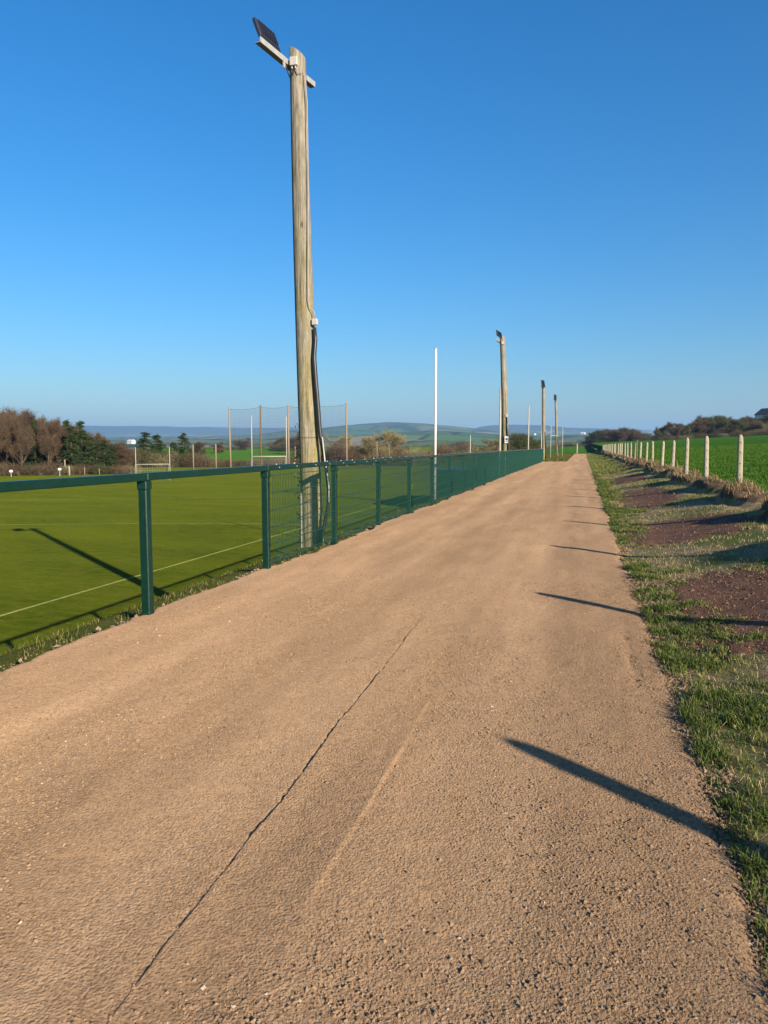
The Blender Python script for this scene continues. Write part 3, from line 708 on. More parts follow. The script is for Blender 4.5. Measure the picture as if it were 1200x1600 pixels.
for i in range(4):
    a, b = ntop[i] - (0, 0, .3), ntop[i + 1] - (0, 0, .3); n_ = 26
    pa = [lerp(a, b, t_) - np.array([0, 0, .55 * 4 * t_ * (1 - t_) * .5]) for t_ in np.linspace(0, 1, n_)]
    cm.tube(pa, .018, 4, False)
    for q in pa: m.add([q + (.011, 0, 0), q - (.011, 0, 0), [q[0] - .011, q[1], .2], [q[0] + .011, q[1], .2]], Q=[(0, 1, 2, 3)])
    for z in np.arange(.3, 1, .024):
        for j in range(0, n_ - 1, 5):
            e = min(j + 5, n_ - 1); p0 = pa[j].copy(); p1_ = pa[e].copy(); p0[2] *= z; p1_[2] *= z
            m.add([p0 + (0, 0, .009), p0 - (0, 0, .009), p1_ - (0, 0, .009), p1_ + (0, 0, .009)], Q=[(0, 1, 2, 3)])
tag(cm.build('top_cable', M['net'], bs), kind='stuff'); tag(m.build('netting', M['net'], bs), kind='stuff')

# posts of the far perimeter
def far_post(px, top_y, D, zb, r, mat, label, group='slender posts beyond the pitch'):
    t_ = at_r(px, top_y, D); H = t_[2] - zb
    m = MB(); m.tube([(0, 0, -.3), (0, 0, H - .06), (0, 0, H)], [r, r * .9, r * .5], 8)
    tag(m.build('perimeter_post', mat, None, True, (t_[0], t_[1], zb)), label, 'post', group)
for px, ty, D, r, lab in [(301.5, 694, 118, .11, 'slender pale post behind the pitch, first right of the portable goal'),
                     (337, 694, 120, .12, 'slender pale post behind the pitch, just left of the ball-stop net'),
                     (461, 697, 122, .07, 'thin post seen just left of the nearest floodlight pole'),
                     (589, 690, 120, .07, 'thin post in front of the bushes right of the ball-stop net'),
                     (608, 694, 128, .05, 'faint thin post before the pale bare tree'),
                     (101, 718, 104, .11, 'brown timber post at the foot of the left wood'),
                     (108, 728, 100, .10, 'short pale post at the foot of the left wood'),
                     (132, 730, 101, .06, 'low stake before the conifers of the left wood'),
                     (155, 732, 101, .06, 'low stake at the right end of the left wood')]:
    far_post(px, ty, D, PITCH_Z, r, M['timber'] if r != .10 else M['concrete'], lab)
for px, ty, lab in [(17, 734, 'white rounded marker cap by the wood, the one nearer the left edge'), (93, 731, 'white rounded marker cap by the wood, the one below the conifers')]:
    t_ = at_r(px, ty, 99); H = t_[2] - PITCH_Z; m = MB()
    m.tube([(0, 0, 0), (0, 0, H - .34), (0, 0, H - .32), (0, 0, H - .16), (0, 0, H - .03), (0, 0, H)], [.06, .06, .20, .24, .15, .02], 10)
    tag(m.build('marker_post', M['white'], None, True, (t_[0], t_[1], PITCH_Z)), lab, 'post')

# ------------------------------------------------------------------ dugout at the foot of the bank, behind the mesh
dg = empty('dugout', (-7.2, 45.2, PITCH_Z), 'dark green team dugout behind the mesh fence', 'dugout')
m = MB(); m.box((0, 0, 2.28), (2.1, 8.6, .09), bev=.02); m.build('roof', M['green'], dg)
for i in range(6):
    m = MB(); m.box((.98, -3.5 + 1.4 * i, 1.12), (.05, 1.37, 2.2), bev=.01); m.build('back_panel', M['green'], dg)
for y in (-4.2, 4.2):
    m = MB(); m.box((0.1, y, 1.12), (1.7, .05, 2.2), bev=.01); m.build('side_panel', M['green'], dg)
for y in (-4.25, -1.4, 1.4, 4.25):
    m = MB(); m.tube([(-.98, y, 0), (-.98, y, 2.24)], .035, 8); m.build('front_post', M['white'], dg)
m = MB(); m.box((.55, 0, .45), (.4, 8.2, .05)); m.box((.55, -3, .22), (.3, .06, .44)); m.box((.55, 3, .22), (.3, .06, .44)); m.box((.55, 0, .22), (.3, .06, .44)); m.build('bench', M['timber'], dg)

# ------------------------------------------------------------------ concrete posts on the bank
def cpost_mesh():
    V = []; Q = []; T = []; H = 1.75; prof = [(0, .066), (.4, .066), (.9, .062), (1.35, .058), (1.60, .056), (1.68, .050), (1.73, .034), (1.75, .012)]
    n = 12
    for z, r in prof:
        for k in range(n):
            a = 2 * math.pi * (k + .5) / n
            c, s_ = math.cos(a), math.sin(a); q = (abs(c) ** 5 + abs(s_) ** 5) ** -.2
            V.append((c * q * r, s_ * q * r * (.92 if z < 1.6 else 1), z))
    for i in range(len(prof) - 1):
        for k in range(n): Q.append((i * n + k, i * n + (k + 1) % n, (i + 1) * n + (k + 1) % n, (i + 1) * n + k))
    V.append((0, 0, H + .002)); t0 = (len(prof) - 1) * n
    for k in range(n): T.append((len(V) - 1, t0 + k, t0 + (k + 1) % n))
    return raw_mesh('post_shaft', V, T, Q, M['concrete'], True)
cpm = cpost_mesh()
m = MB()
for z in (.75, .97, 1.19, 1.41, 1.60): m.tube([(-.0, -.0595, z), (0, -.064, z)], .011, 8)
hole = m.mesh('wire_hole', M['duct'])
random.seed(21)
for k in range(-4, 28):
    y = POST_Y0 + POST_S * k
    if k == -4: POST_DZ = -.05
    else: POST_DZ = 0.0
    if k < 0: lab = 'concrete post outside the right edge that throws a shadow across the path'
    else: lab = 'pale round-topped concrete post on the bank, %s from the camera' % ORD[k]
    x = POST_X + random.uniform(-.03, .03)
    root = empty('concrete_post', (x, y, -.085 + POST_DZ + random.uniform(-.035, .035)), lab, 'post', 'concrete posts along the field bank' if k >= 0 else 'concrete posts out of frame')
    root.scale = (.86, .86, 1)
    root.rotation_euler = (R(random.uniform(-1.6, 1.6)), R(random.uniform(-1.5, 1.5)), R(random.uniform(-8, 8)))
    link('post_shaft', cpm, root); tag(link('wire_hole', hole, root), kind='stuff')
# a thin dark stake among them and a pale marker at the path end
for (px, pt_, Y, mat, r, lab) in [(995.5, 687, 43.5, M['timber_dark'], .05, 'thin dark stake among the concrete posts on the bank')]:
    t_ = at_y(px, pt_, Y); m = MB(); m.tube([(0, 0, -.3), (0, 0, t_[2] - .55)], [r, r * .8], 8)
    tag(m.build('stake', mat, None, True, (t_[0], t_[1], .55)), lab, 'stake')
t_ = at_y(902, 694.5, 150); m = MB(); m.box((0, 0, (t_[2]) / 2), (.22, .2, t_[2] + .3), bev=.03)
tag(m.build('marker_post', M['concrete'], None, False, (t_[0], t_[1], 0)), 'short pale post in the green field beyond the path end', 'post')

# ------------------------------------------------------------------ trees
def mat_twig(name, stops, rough=.9):
    t = NT(name); f = t.math('ADD', t.math('MULTIPLY', t.attr(), .6), t.math('MULTIPLY', t.rand(), .4))
    return t.bsdf(t.ramp(f, stops), rough, None, spec=.08, trans=.15)
M['bark'] = simple('bark', (.095, .074, .05), (.065, .05, .034), 2.5, .95, 0, .5)
M['twig'] = mat_twig('bare_twigs', [(0, (.050, .033, .020)), (.5, (.088, .061, .039)), (1, (.140, .103, .064))])
M['twig_pale'] = mat_twig('pale_budding_twigs', [(0, (.13, .11, .055)), (.5, (.20, .17, .085)), (1, (.27, .24, .12))])
M['twig_red'] = mat_twig('red_brown_scrub', [(0, (.060, .038, .024)), (.5, (.110, .074, .046)), (1, (.155, .112, .066))])
M['olive'] = mat_twig('ivy_and_evergreen', [(0, (.026, .036, .012)), (.5, (.055, .065, .022)), (1, (.11, .105, .04))])
M['needle'] = mat_twig('conifer_needles', [(0, (.014, .028, .011)), (.5, (.028, .048, .016)), (1, (.055, .075, .024))])
def sticks(P, D, L, W, seed):
    """thin triangular twigs: points P, unit directions D, lengths L, widths W"""
    r_ = np.random.default_rng(seed); e = np.cross(D, r_.normal(size=D.shape)); e /= np.linalg.norm(e, axis=1)[:, None] + 1e-9
    V = np.stack([P - e * W[:, None] / 2, P + e * W[:, None] / 2, P + D * L[:, None]], 1).reshape(-1, 3)
    return V, np.arange(len(P) * 3).reshape(-1, 3)
def bare_tree(seed, spread=.33, clear=.18, ntw=5200, droop=.0, lobes=9):
    """unit height tree: returns trunk mesh builder and twig arrays"""
    r_ = np.random.default_rng(seed); mb = MB(); ends = []
    def limb(p, d, L, r, lev):
        n = 4; pts = [p]; dd = d.copy()
        for i in range(n):
            dd = dd + r_.normal(size=3) * .13 + np.array([0, 0, .05]); dd /= np.linalg.norm(dd); pts.append(pts[-1] + dd * L / n)
        mb.tube(pts, np.linspace(r, r * .45, n + 1), 5 if lev < 2 else 4, False)
        for q in pts[2:]: ends.append((q, dd.copy(), L))
        if lev < 3:
            for k in range(4 if lev else lobes):
                t_ = r_.uniform(.35, 1.0) if lev else clear / .62 + (1 - clear / .62) * r_.random() ** .8
                i = min(int(t_ * n), n - 1); q = lerp(pts[i], pts[i + 1], t_ * n - i)
                a = r_.uniform(0, 2 * math.pi); side = np.array([math.cos(a), math.sin(a), 0])
                nd = dd * .55 + side * r_.uniform(.6, 1.0) * (spread / .33) + np.array([0, 0, .25]); nd /= np.linalg.norm(nd)
                limb(q, nd, L * (r_.uniform(.42, .62) if lev else r_.uniform(.40, .66) * (1.15 - .35 * t_)), r * .42, lev + 1)
    limb(np.zeros(3), np.array([0, 0, 1.0]), .62, .022, 0)
    E = np.array([e[0] for e in ends]); ED = np.array([e[1] for e in ends]); EL = np.array([e[2] for e in ends])
    wgt = np.where(E[:, 2] > clear, 1, .05); idx = r_.choice(len(E), ntw, p=wgt / wgt.sum())
    D = ED[idx] * .7 + r_.normal(size=(ntw, 3)) * .75 + np.array([0, 0, .35 - droop]); D /= np.linalg.norm(D, axis=1)[:, None]
    P = E[idx] + r_.normal(size=(ntw, 3)) * .02
    L = r_.uniform(.04, .13, ntw); W = r_.uniform(.0028, .0055, ntw)
    V, T = sticks(P, D, L, W, seed); V[:, 2] = np.maximum(V[:, 2], .02)
    zmax = np.percentile(V[:, 2], 99.7); V /= zmax
    tr = mb
    tr.V = [v / zmax for v in tr.V]
    return tr, V, T, np.repeat(r_.random(ntw), 3)
def conifer(seed, wid=.20, n=6500):
    r_ = np.random.default_rng(seed); mb = MB(); mb.tube([(0, 0, 0), (0, 0, .5), (0, 0, .97)], [.018, .012, .003], 6, False)
    nb = 95; zz = np.sort(r_.uniform(.06, .97, nb)); P = []; D = []
    for z in zz:
        a = r_.uniform(0, 2 * math.pi); L = wid * (1 - z) ** .75 * r_.uniform(.6, 1.15) + .012
        dr = np.array([math.cos(a), math.sin(a), -.12]); mb.tube([(0, 0, z), tuple(np.array([0, 0, z]) + dr * L)], [.005, .0015], 3, False)
        k = int(n / nb * (.35 + 1.3 * (1 - z)))
        t_ = r_.uniform(.1, 1.05, k); c = np.array([0, 0, z]) + dr[None] * (L * t_)[:, None] + r_.normal(size=(k, 3)) * [.013, .013, .010]
        P.append(c); dd = dr[None] * .6 + r_.normal(size=(k, 3)) * .7; D.append(dd / np.linalg.norm(dd, axis=1)[:, None])
    P = np.concatenate(P); D = np.concatenate(D); V, T = sticks(P, D, r_.uniform(.02, .05, len(P)), r_.uniform(.008, .018, len(P)), seed)
    return mb, V, T, np.repeat(r_.random(len(P)), 3)
def bush(seed, n=4200, leafy=False, lobes=7):
    r_ = np.random.default_rng(seed); mb = MB(); P = []; D = []
    for k in range(lobes):
        a = r_.uniform(0, 2 * math.pi); R_ = r_.uniform(.1, .48); c = np.array([math.cos(a) * R_, math.sin(a) * R_, 0]); h_ = r_.uniform(.55, 1.0) * (1 - .35 * R_)
        for s_ in range(5):
            dv = np.array([r_.normal() * .22, r_.normal() * .22, 1]); mb.tube([tuple(c), tuple(c + dv * h_ * .45), tuple(c + dv * h_ * .8 + r_.normal(size=3) * .04)], [.013, .009, .004], 4, False)
        q = r_.normal(size=(n // lobes, 3)); q /= np.linalg.norm(q, axis=1)[:, None]; rad = r_.uniform(.25, 1, n // lobes) ** .45
        p = c + q * rad[:, None] * np.array([.30, .30, h_ * .52]) + np.array([0, 0, h_ * .50]) + r_.normal(size=q.shape) * .035
        P.append(p); d = q * .5 + r_.normal(size=q.shape) * .55 + np.array([0, 0, .4]); D.append(d / np.linalg.norm(d, axis=1)[:, None])
    P = np.concatenate(P); D = np.concatenate(D); P[:, 2] = np.maximum(P[:, 2], .01)
    W = r_.uniform(.010, .022, len(P)) if leafy else r_.uniform(.004, .009, len(P)); L = r_.uniform(.03, .07, len(P)) if leafy else r_.uniform(.06, .18, len(P))
    V, T = sticks(P, D, L, W, seed); return mb, V, T, np.repeat(r_.random(len(P)), 3)
PROTO = {}
def proto(key, gen, crown_mat):
    mb, V, T, a = gen
    PROTO[key] = (mb.mesh('trunk', M['bark'], True), raw_mesh('crown', V, T, None, crown_mat, False, a))
for i in range(4): proto('bare%d' % i, bare_tree(30 + i, .26 + .03 * (i % 3), .10, 8500, 0, 14), M['twig'])
for i in range(2): proto('pale%d' % i, bare_tree(50 + i, .40, .08, 6500, 0, 12), M['twig_pale'])
for i in range(2): proto('ivyt%d' % i, bare_tree(60 + i, .36, .05, 11000, 0, 14), M['olive'])
for i in range(3): proto('con%d' % i, conifer(70 + i, .20 + .05 * i), M['needle'])
for i in range(3): proto('scrub%d' % i, bush(80 + i), M['twig_red'])
for i in range(2): proto('shrub%d' % i, bush(90 + i), M['twig_pale'])
for i in range(2): proto('ever%d' % i, bush(95 + i, 5200, True), M['olive'])
NAMES = {'bare': 'bare_tree', 'pale': 'bare_tree', 'ivyt': 'ivy_clad_tree', 'con': 'conifer_tree', 'scrub': 'scrub_bush', 'shrub': 'scrub_bush', 'ever': 'evergreen_bush'}
CATS = {'bare': 'tree', 'pale': 'tree', 'ivyt': 'tree', 'con': 'conifer', 'scrub': 'bush', 'shrub': 'bush', 'ever': 'bush'}
REG = {}
random.seed(5)
def plant(key, px, top_y, D, label, group, zb=None, wid=1.0):
    kind = key.rstrip('0123456789'); t_ = at_r(px, top_y, D)
    if zb is None: zb = float(ground_z(t_[0], t_[1]))
    H = t_[2] - zb
    root = empty(NAMES[kind], (t_[0], t_[1], zb - .1), label, CATS[kind], group)
    if group: REG.setdefault(group, []).append((px, root))
    root.scale = (H * wid, H * wid, H + .1); root.rotation_euler = (0, 0, random.uniform(0, 6.28))
    tr, cr = PROTO[key]; tr_ = link('stems' if kind in ('scrub', 'shrub', 'ever') else 'trunk', tr, root)
    if kind in ('scrub', 'shrub', 'ever'): tr_['kind'] = 'stuff'
    tag(link('crown', cr, root), kind='stuff')
# wood at the far left of the pitch
LW = 'bare brown tree in the front of the left wood'
wood = [(-150, 628), (-125, 634), (-100, 630), (-82, 638), (-62, 634), (-45, 640), (-28, 637), (-14, 642), (0, 639), (8, 646), (18, 644), (27, 651), (36, 648), (44, 655), (68, 656), (76, 652), (86, 660), (94, 664), (116, 668), (124, 676), (136, 678), (150, 684), (158, 690), (170, 692), (180, 696), (190, 702), (198, 708)]
for i, (x, y) in enumerate(wood):
    plant('bare%d' % (i % 4), x, y, 112 + (i * 7 % 5) * 3.5, LW, 'bare trees of the left wood', PITCH_Z, 1.15 if y < 690 else 1.5)
for i, (x, y) in enumerate([(-130, 650), (-70, 652), (-35, 655), (-5, 652), (14, 656), (31, 660), (57, 664), (82, 668), (100, 672), (131, 684), (145, 690), (165, 697), (184, 704)]):
    plant('bare%d' % ((i + 2) % 4), x, y, 126 + (i % 3) * 3, 'bare tree in the rear rank of the left wood', 'rear rank of the left wood', PITCH_Z, 1.3)
for i, (x, y, k, wd) in enumerate([(53, 655, 2, 1.0), (60, 668, 1, 1.2), (103, 654, 1, 1.0), (110, 664, 0, 1.3), (126, 656, 0, 1.2), (119, 672, 2, .9), (142, 680, 2, 1.3), (162, 686, 2, 1.4), (175, 693, 2, 1.4), (150, 690, 1, 1.5)]):
    plant('con%d' % k, x, y, 106 + (i % 3) * 3, 'dark conifer within the left wood', 'conifers of the left wood', PITCH_Z, wd)
for i, (x, y) in enumerate([(-90, 712), (-60, 718), (-30, 712), (-5, 720), (20, 716), (48, 722), (74, 716), (100, 724), (130, 720), (158, 722), (184, 722), (200, 724)]):
    plant(['scrub0', 'ever1', 'scrub1', 'shrub0'][i % 4], x, y, 103, 'low bush along the foot of the left wood', 'undergrowth of the left wood', PITCH_Z, 1.9)
for i, x in enumerate(range(-140, 200, 11)):
    yb = np.interp(x, [-140, 0, 60, 130, 200], [648, 656, 668, 690, 712]) + random.uniform(-4, 8)
    plant(['scrub0', 'shrub1', 'scrub2', 'ever0', 'scrub1'][i % 5], x, yb, 116 + (i % 3) * 4, 'tall thicket filling the left wood', 'thicket of the left wood', PITCH_Z, .75)
for i, x in enumerate(np.arange(-96, 206, 6.0)):
    yb = np.interp(x, [-140, 0, 50, 90, 130, 200], [634, 642, 651, 659, 672, 700]) + random.uniform(-5, 10)
    plant('bare%d' % (i % 4), float(x), yb, (104 if x < 46 or 62 < x < 92 else 118) + (i * 3 % 7) * 3, 'slim bare tree of the left wood', 'slim trees of the left wood', PITCH_Z, .62)
# trees and scrub between the wood and the ball net
for i, (x, y, k, wd, lab) in enumerate([(226, 674, 0, 2.0, 'thin-topped conifer just left of the portable goal uprights'), (245, 678, 1, 1.9, 'conifer seen between the two uprights of the portable goal'), (286, 675, 2, 1.5, 'broad dark conifer right of the portable goal'), (271, 690, 2, 2.0, 'lower conifer tucked left of the broad dark conifer')]):
    plant('con%d' % k, x, y, 138 + i * 2, lab, 'conifers behind the portable goal', PITCH_Z, wd)
SC = [('ever0', 216, 696), ('ever1', 233, 694), ('ever0', 255, 697), ('ever1', 278, 700), ('scrub1', 214, 714), ('shrub0', 238, 703), ('shrub1', 262, 702), ('scrub0', 250, 712), ('shrub0', 282, 708), ('scrub2', 303, 700), ('shrub1', 318, 706), ('scrub0', 336, 711), ('scrub1', 356, 714), ('scrub2', 376, 714), ('scrub0', 398, 713), ('scrub1', 420, 713), ('shrub0', 438, 712), ('scrub2', 452, 702)]
for i, (k, x, y) in enumerate(SC):
    plant(k, x, y, 134 + (i % 3) * 3, 'brown winter scrub bush behind the far goals', 'scrub behind the goals', PITCH_Z, 1.5)
for i, (k, x, y, D) in enumerate([('bare0', 310, 690, 190), ('bare1', 343, 690, 260), ('ever0', 362, 692, 300), ('bare2', 375, 684, 300), ('ever1', 395, 692, 320), ('ever0', 414, 693, 330), ('bare3', 431, 682, 300), ('ivyt0', 447, 684, 280), ('ever1', 436, 692, 290), ('bare1', 466, 676, 240)]):
    plant(k, x, y, D, 'distant hedgerow plant by the small green pasture', 'hedgerow round the small pasture', None, 1.5)
MS = [('bare2', 472, 684), ('scrub0', 487, 694), ('shrub1', 506, 690), ('ever1', 521, 683), ('scrub1', 536, 684), ('pale1', 531, 678), ('scrub2', 556, 684), ('scrub0', 572, 688), ('pale1', 584, 680), ('shrub0', 598, 690), ('scrub1', 618, 692), ('shrub1', 637, 692), ('shrub0', 652, 695), ('scrub2', 668, 694), ('scrub1', 689, 685), ('scrub0', 704, 690), ('scrub2', 546, 694), ('scrub0', 560, 696), ('scrub2', 500, 700), ('scrub1', 590, 698), ('scrub0', 627, 700)]
for i, (k, x, y) in enumerate(MS):
    plant(k, x, y, 140 + (i % 4) * 4, 'winter bush of the thicket right of the ball net', 'thicket right of the ball net', PITCH_Z, 1.35 if k[:2] != 'pa' else 1.2)
plant('pale0', 606, 671, 150, 'pale bare tree standing above the thicket right of the ball net', None, PITCH_Z, 1.3)
RS = [('scrub1', 722, 683, 330, 'round brown bush on the pasture hedge'), ('scrub0', 746, 690, 170, None), ('shrub1', 763, 690, 150, None), ('pale1', 770, 684, 160, None), ('shrub0', 778, 690, 148, None), ('ivyt1', 800, 676, 150, None), ('ever0', 808, 690, 140, None), ('ivyt0', 822, 680, 152, None), ('ever1', 836, 688, 150, None), ('scrub2', 792, 694, 140, None), ('scrub0', 855, 692, 230, None), ('bare1', 845, 684, 240, None)]
for k, x, y, D, lab in RS:
    plant(k, x, y, D, lab or 'winter growth behind the second floodlight pole', None if lab else 'trees beyond the far end of the fence', -2.0, 1.4)
HG = [('ever0', 615, 694.2), ('ever1', 640, 694), ('ever0', 665, 693.7), ('ever1', 735, 694.2), ('ever0', 750, 693.8), ('ever1', 765, 694), ('ever0', 590, 694.5), ('ever1', 700, 694.5)]
for k, x, y in HG: plant(k, x, y, 440, 'dark clipped hedge clump along the far pasture', 'far pasture hedge', -1.5, 3.2)
# trees at the end of the right field
for i, (x, y) in enumerate([(868, 690), (884, 688), (897, 689), (908, 687), (918, 684), (927, 675), (936, 672), (946, 670), (955, 672), (964, 669), (974, 668), (983, 670), (992, 671), (1001, 674), (1010, 677), (1018, 680)]):
    plant(['bare1', 'bare2', 'ivyt0', 'bare0'][i % 4] if y < 686 else 'scrub%d' % (i % 3), x, y, 400 + (i % 3) * 12, 'leafless tree of the row ending the right field', 'tree row at the field end', -1.0, 1.5)
WR = [(1026, 672), (1036, 667), (1046, 663), (1056, 659), (1064, 662), (1074, 666), (1082, 659), (1091, 655), (1100, 651), (1109, 649), (1118, 648), (1127, 651), (1136, 653), (1146, 655), (1154, 654), (1163, 650), (1172, 652), (1181, 654), (1190, 650), (1200, 649), (1212, 644), (1226, 640), (1240, 642), (1260, 640), (1285, 638)]
for i, (x, y) in enumerate(WR):
    D = 300 + (i * 5 % 7) * 8; t_ = at_r(x, y, D); plant(['ivyt0', 'bare2', 'ivyt1', 'bare0'][i % 4], x, y, D, 'tree of the wood above the right field', 'wood above the right field', float(right_z(t_[0], t_[1])) - .3, 1.25)
for i, x in enumerate(range(1034, 1300, 11)):
    D = 312 + (i % 4) * 7; yb = np.interp(x, [1000, 1100, 1200, 1300], [676, 661, 655, 650]); t_ = at_r(x, yb, D)
    plant(['ever0', 'shrub1', 'scrub2', 'ever1', 'shrub0'][i % 5], x, yb + random.uniform(-3, 5), D, 'olive and brown thicket inside the right wood', 'thicket inside the right wood', float(right_z(t_[0], t_[1])) - .2, 1.2)
for i, x in enumerate(range(1030, 1300, 14)):
    D = 288 + (i % 3) * 6; yb = np.interp(x, [1000, 1200, 1300], [682, 668, 664]); t_ = at_r(x, yb, D)
    plant(['ever0', 'scrub1', 'ever1', 'shrub0'][i % 4], x, yb + random.uniform(-2, 3), D, 'undergrowth bush edging the right wood', 'undergrowth above the right field', float(right_z(t_[0], t_[1])) - .2, 2.2)

def ordinal(i):
    if i < len(ORD): return ORD[i]
    return ('thirty-', 'forty-')[(i - 30) // 10] + ORD[(i - 30) % 10]
for g, lst in REG.items():
    inside = sorted([q for q in lst if 0 <= q[0] <= 1200], key=lambda q: q[0]); n = 0
    by = {}
    for px, o in inside: by.setdefault(o['label'], []).append(o)
    for lab, os_ in by.items():
        for i, o in enumerate(os_):
            if len(os_) > 1: o['label'] = lab + ', ' + ordinal(i) + ' from left'
    for px, o in lst:
        if px < 0 or px > 1200: o['label'] = o['label'] + ', outside the frame'; o['group'] = g + ' outside the frame'

# ------------------------------------------------------------------ far buildings
def house(px, py, D, w_, l_, h_, rise, rz, wall, roof, name, label, zb=None):
    t_ = at_r(px, py, D); zb = t_[2] - h_ - rise if zb is None else zb
    root = empty(name, (t_[0], t_[1], zb), label, 'building'); root.rotation_euler = (0, 0, rz)
    m = MB(); m.box((0, 0, h_ / 2 - .5), (w_, l_, h_ + 1)); V = [(-w_ / 2, -l_ / 2, h_), (w_ / 2, -l_ / 2, h_), (0, -l_ / 2, h_ + rise), (-w_ / 2, l_ / 2, h_), (w_ / 2, l_ / 2, h_), (0, l_ / 2, h_ + rise)]
    m.add(V, T=[(0, 1, 2), (4, 3, 5)]); m.build('wall', wall, root)
    m = MB(); e = .35
    for s_ in (-1, 1):
        sl = rise / (w_ / 2); x0 = s_ * (w_ / 2 + e); z0 = h_ - e * sl
        V = [(x0, -l_ / 2 - e, z0), (x0, l_ / 2 + e, z0), (0, l_ / 2 + e, h_ + rise), (0, -l_ / 2 - e, h_ + rise)]
        V += [(a, b, c + .18) for a, b, c in V]
        m.add(V, Q=[(0, 1, 2, 3), (7, 6, 5, 4), (0, 4, 5, 1), (1, 5, 6, 2), (2, 6, 7, 3), (3, 7, 4, 0)])
    m.build('roof', roof, root)
    for s_ in (-1, 1):
        m = MB(); m.box((s_ * w_ * .24, -l_ / 2 - .03, h_ * .55), (w_ * .16, .08, h_ * .32)); m.build('window', M['lamp_glass'], root)
M['slate'] = simple('dark_slate', (.035, .035, .042), (.05, .048, .05), 1, .7)
M['render'] = simple('pale_render', (.70, .68, .62), (.6, .58, .54), .5, .9)
house(1203, 638, 420, 8, 11, 5.2, 3.0, .5, M['render'], M['slate'], 'house', 'dark-roofed house among the trees at the right edge')
house(205, 687, 900, 5, 9, 2.4, 1.4, 1.2, M['white'], M['white'], 'farm_shed', 'white farm shed in the valley right of the left wood')
house(911, 675.5, 2300, 7, 13, 3, 2, 1.1, M['white'], M['render'], 'farmhouse', 'white farmhouse on the far hillside above the path end')
house(836, 677, 2500, 6, 9, 3, 2, .2, M['white'], M['render'], 'farmhouse', 'tiny white farmhouse on the hillside left of the third floodlight pole')

# ------------------------------------------------------------------ grass, dead stalks, gravel and rubble
def blades(name, x, y, z, h, wdt, lean, tint, mat, seed, bias=(0, 0)):
    r_ = np.random.default_rng(seed); n = len(x); a = r_.uniform(0, 2 * np.pi, n); d = np.stack([np.cos(a), np.sin(a)], 1)
    b = r_.uniform(0, 2 * np.pi, n); ln = (lean * h * r_.uniform(.2, 1.3, n))[:, None]; lv = np.stack([np.cos(b), np.sin(b)], 1) * ln + np.array(bias)[None] * h[:, None]
    p = np.stack([x, y], 1); hw = (wdt / 2)[:, None]
    V = np.zeros((n, 5, 3)); V[:, 0, :2] = p - d * hw; V[:, 1, :2] = p + d * hw; V[:, 0, 2] = V[:, 1, 2] = z - .01
    V[:, 2, :2] = p - d * hw * .75 + lv * .4; V[:, 3, :2] = p + d * hw * .75 + lv * .4; V[:, 2, 2] = V[:, 3, 2] = z + h * .6
    V[:, 4, :2] = p + lv; V[:, 4, 2] = z + h * np.clip(1 - .25 * lean, .3, 1)
    i = np.arange(n)[:, None] * 5
    T = np.concatenate([i + [[0, 1, 3]], i + [[0, 3, 2]], i + [[2, 3, 4]]], 1).reshape(-1, 3)
    return link(name, raw_mesh(name, V.reshape(-1, 3), T, None, mat, False, np.repeat(tint, 5)))
def scatter(n, x0, x1, y0, y1, seed, power=1.0):
    r_ = np.random.default_rng(seed); return r_.uniform(x0, x1, n), y0 + (y1 - y0) * r_.random(n) ** power, r_
# green tufts along the right edge of the path
x, y, r_ = scatter(230000, .46, 1.55, 1.2, 42, 101, 1.9)
edge = right_edge(y) + .02
wid = .33 + .50 * fbm(y * .55, y * 0, 102) + .22 * fbm(y * 2.5, y * 0, 103) + .25 * np.exp(-((y - 3.4) / 1.0) ** 2) + .10 * np.exp(-((y - 6.2) / 1.2) ** 2)
gap = np.exp(-((y - 10.3) / .8) ** 2) + .8 * np.exp(-((y - 4.75) / .16) ** 2)
wid = wid * (1 - np.clip(gap, 0, 1)) * (1 - .35 * sstep(20, 40, y))
clump = fbm(x * 5, y * 5, 104) + .5 * fbm(x * 14, y * 14, 105)
t_ = (x - edge) / np.maximum(wid, .02)
keep = (t_ > 0) & (t_ < 1.15 + .5 * clump) & (clump + .16 > r_.random(len(x)) * .5)
x, y, clump, t_ = x[keep], y[keep], clump[keep], t_[keep]
h = (.030 + .056 * np.clip(clump + .35, 0, 1)) * r_.uniform(.6, 1.35, len(x)) * (1 - .35 * np.clip(t_, 0, 1)) * (1 + .15 * sstep(10, 30, y))
tint = np.clip(.38 + .35 * r_.normal(size=len(x)) * .6 + .25 * np.clip(t_ - .6, 0, 1) - .1 * clump, 0, .86) + (r_.random(len(x)) < .26) * .26
tag(blades('verge_grass', x, y, right_z(x, y), h, .0026 * (1 + y / 5), 1.0, np.clip(tint, 0, 1), M['grass'], 106), 'green grass tufts along the right edge of the path', 'grass', None, 'stuff')
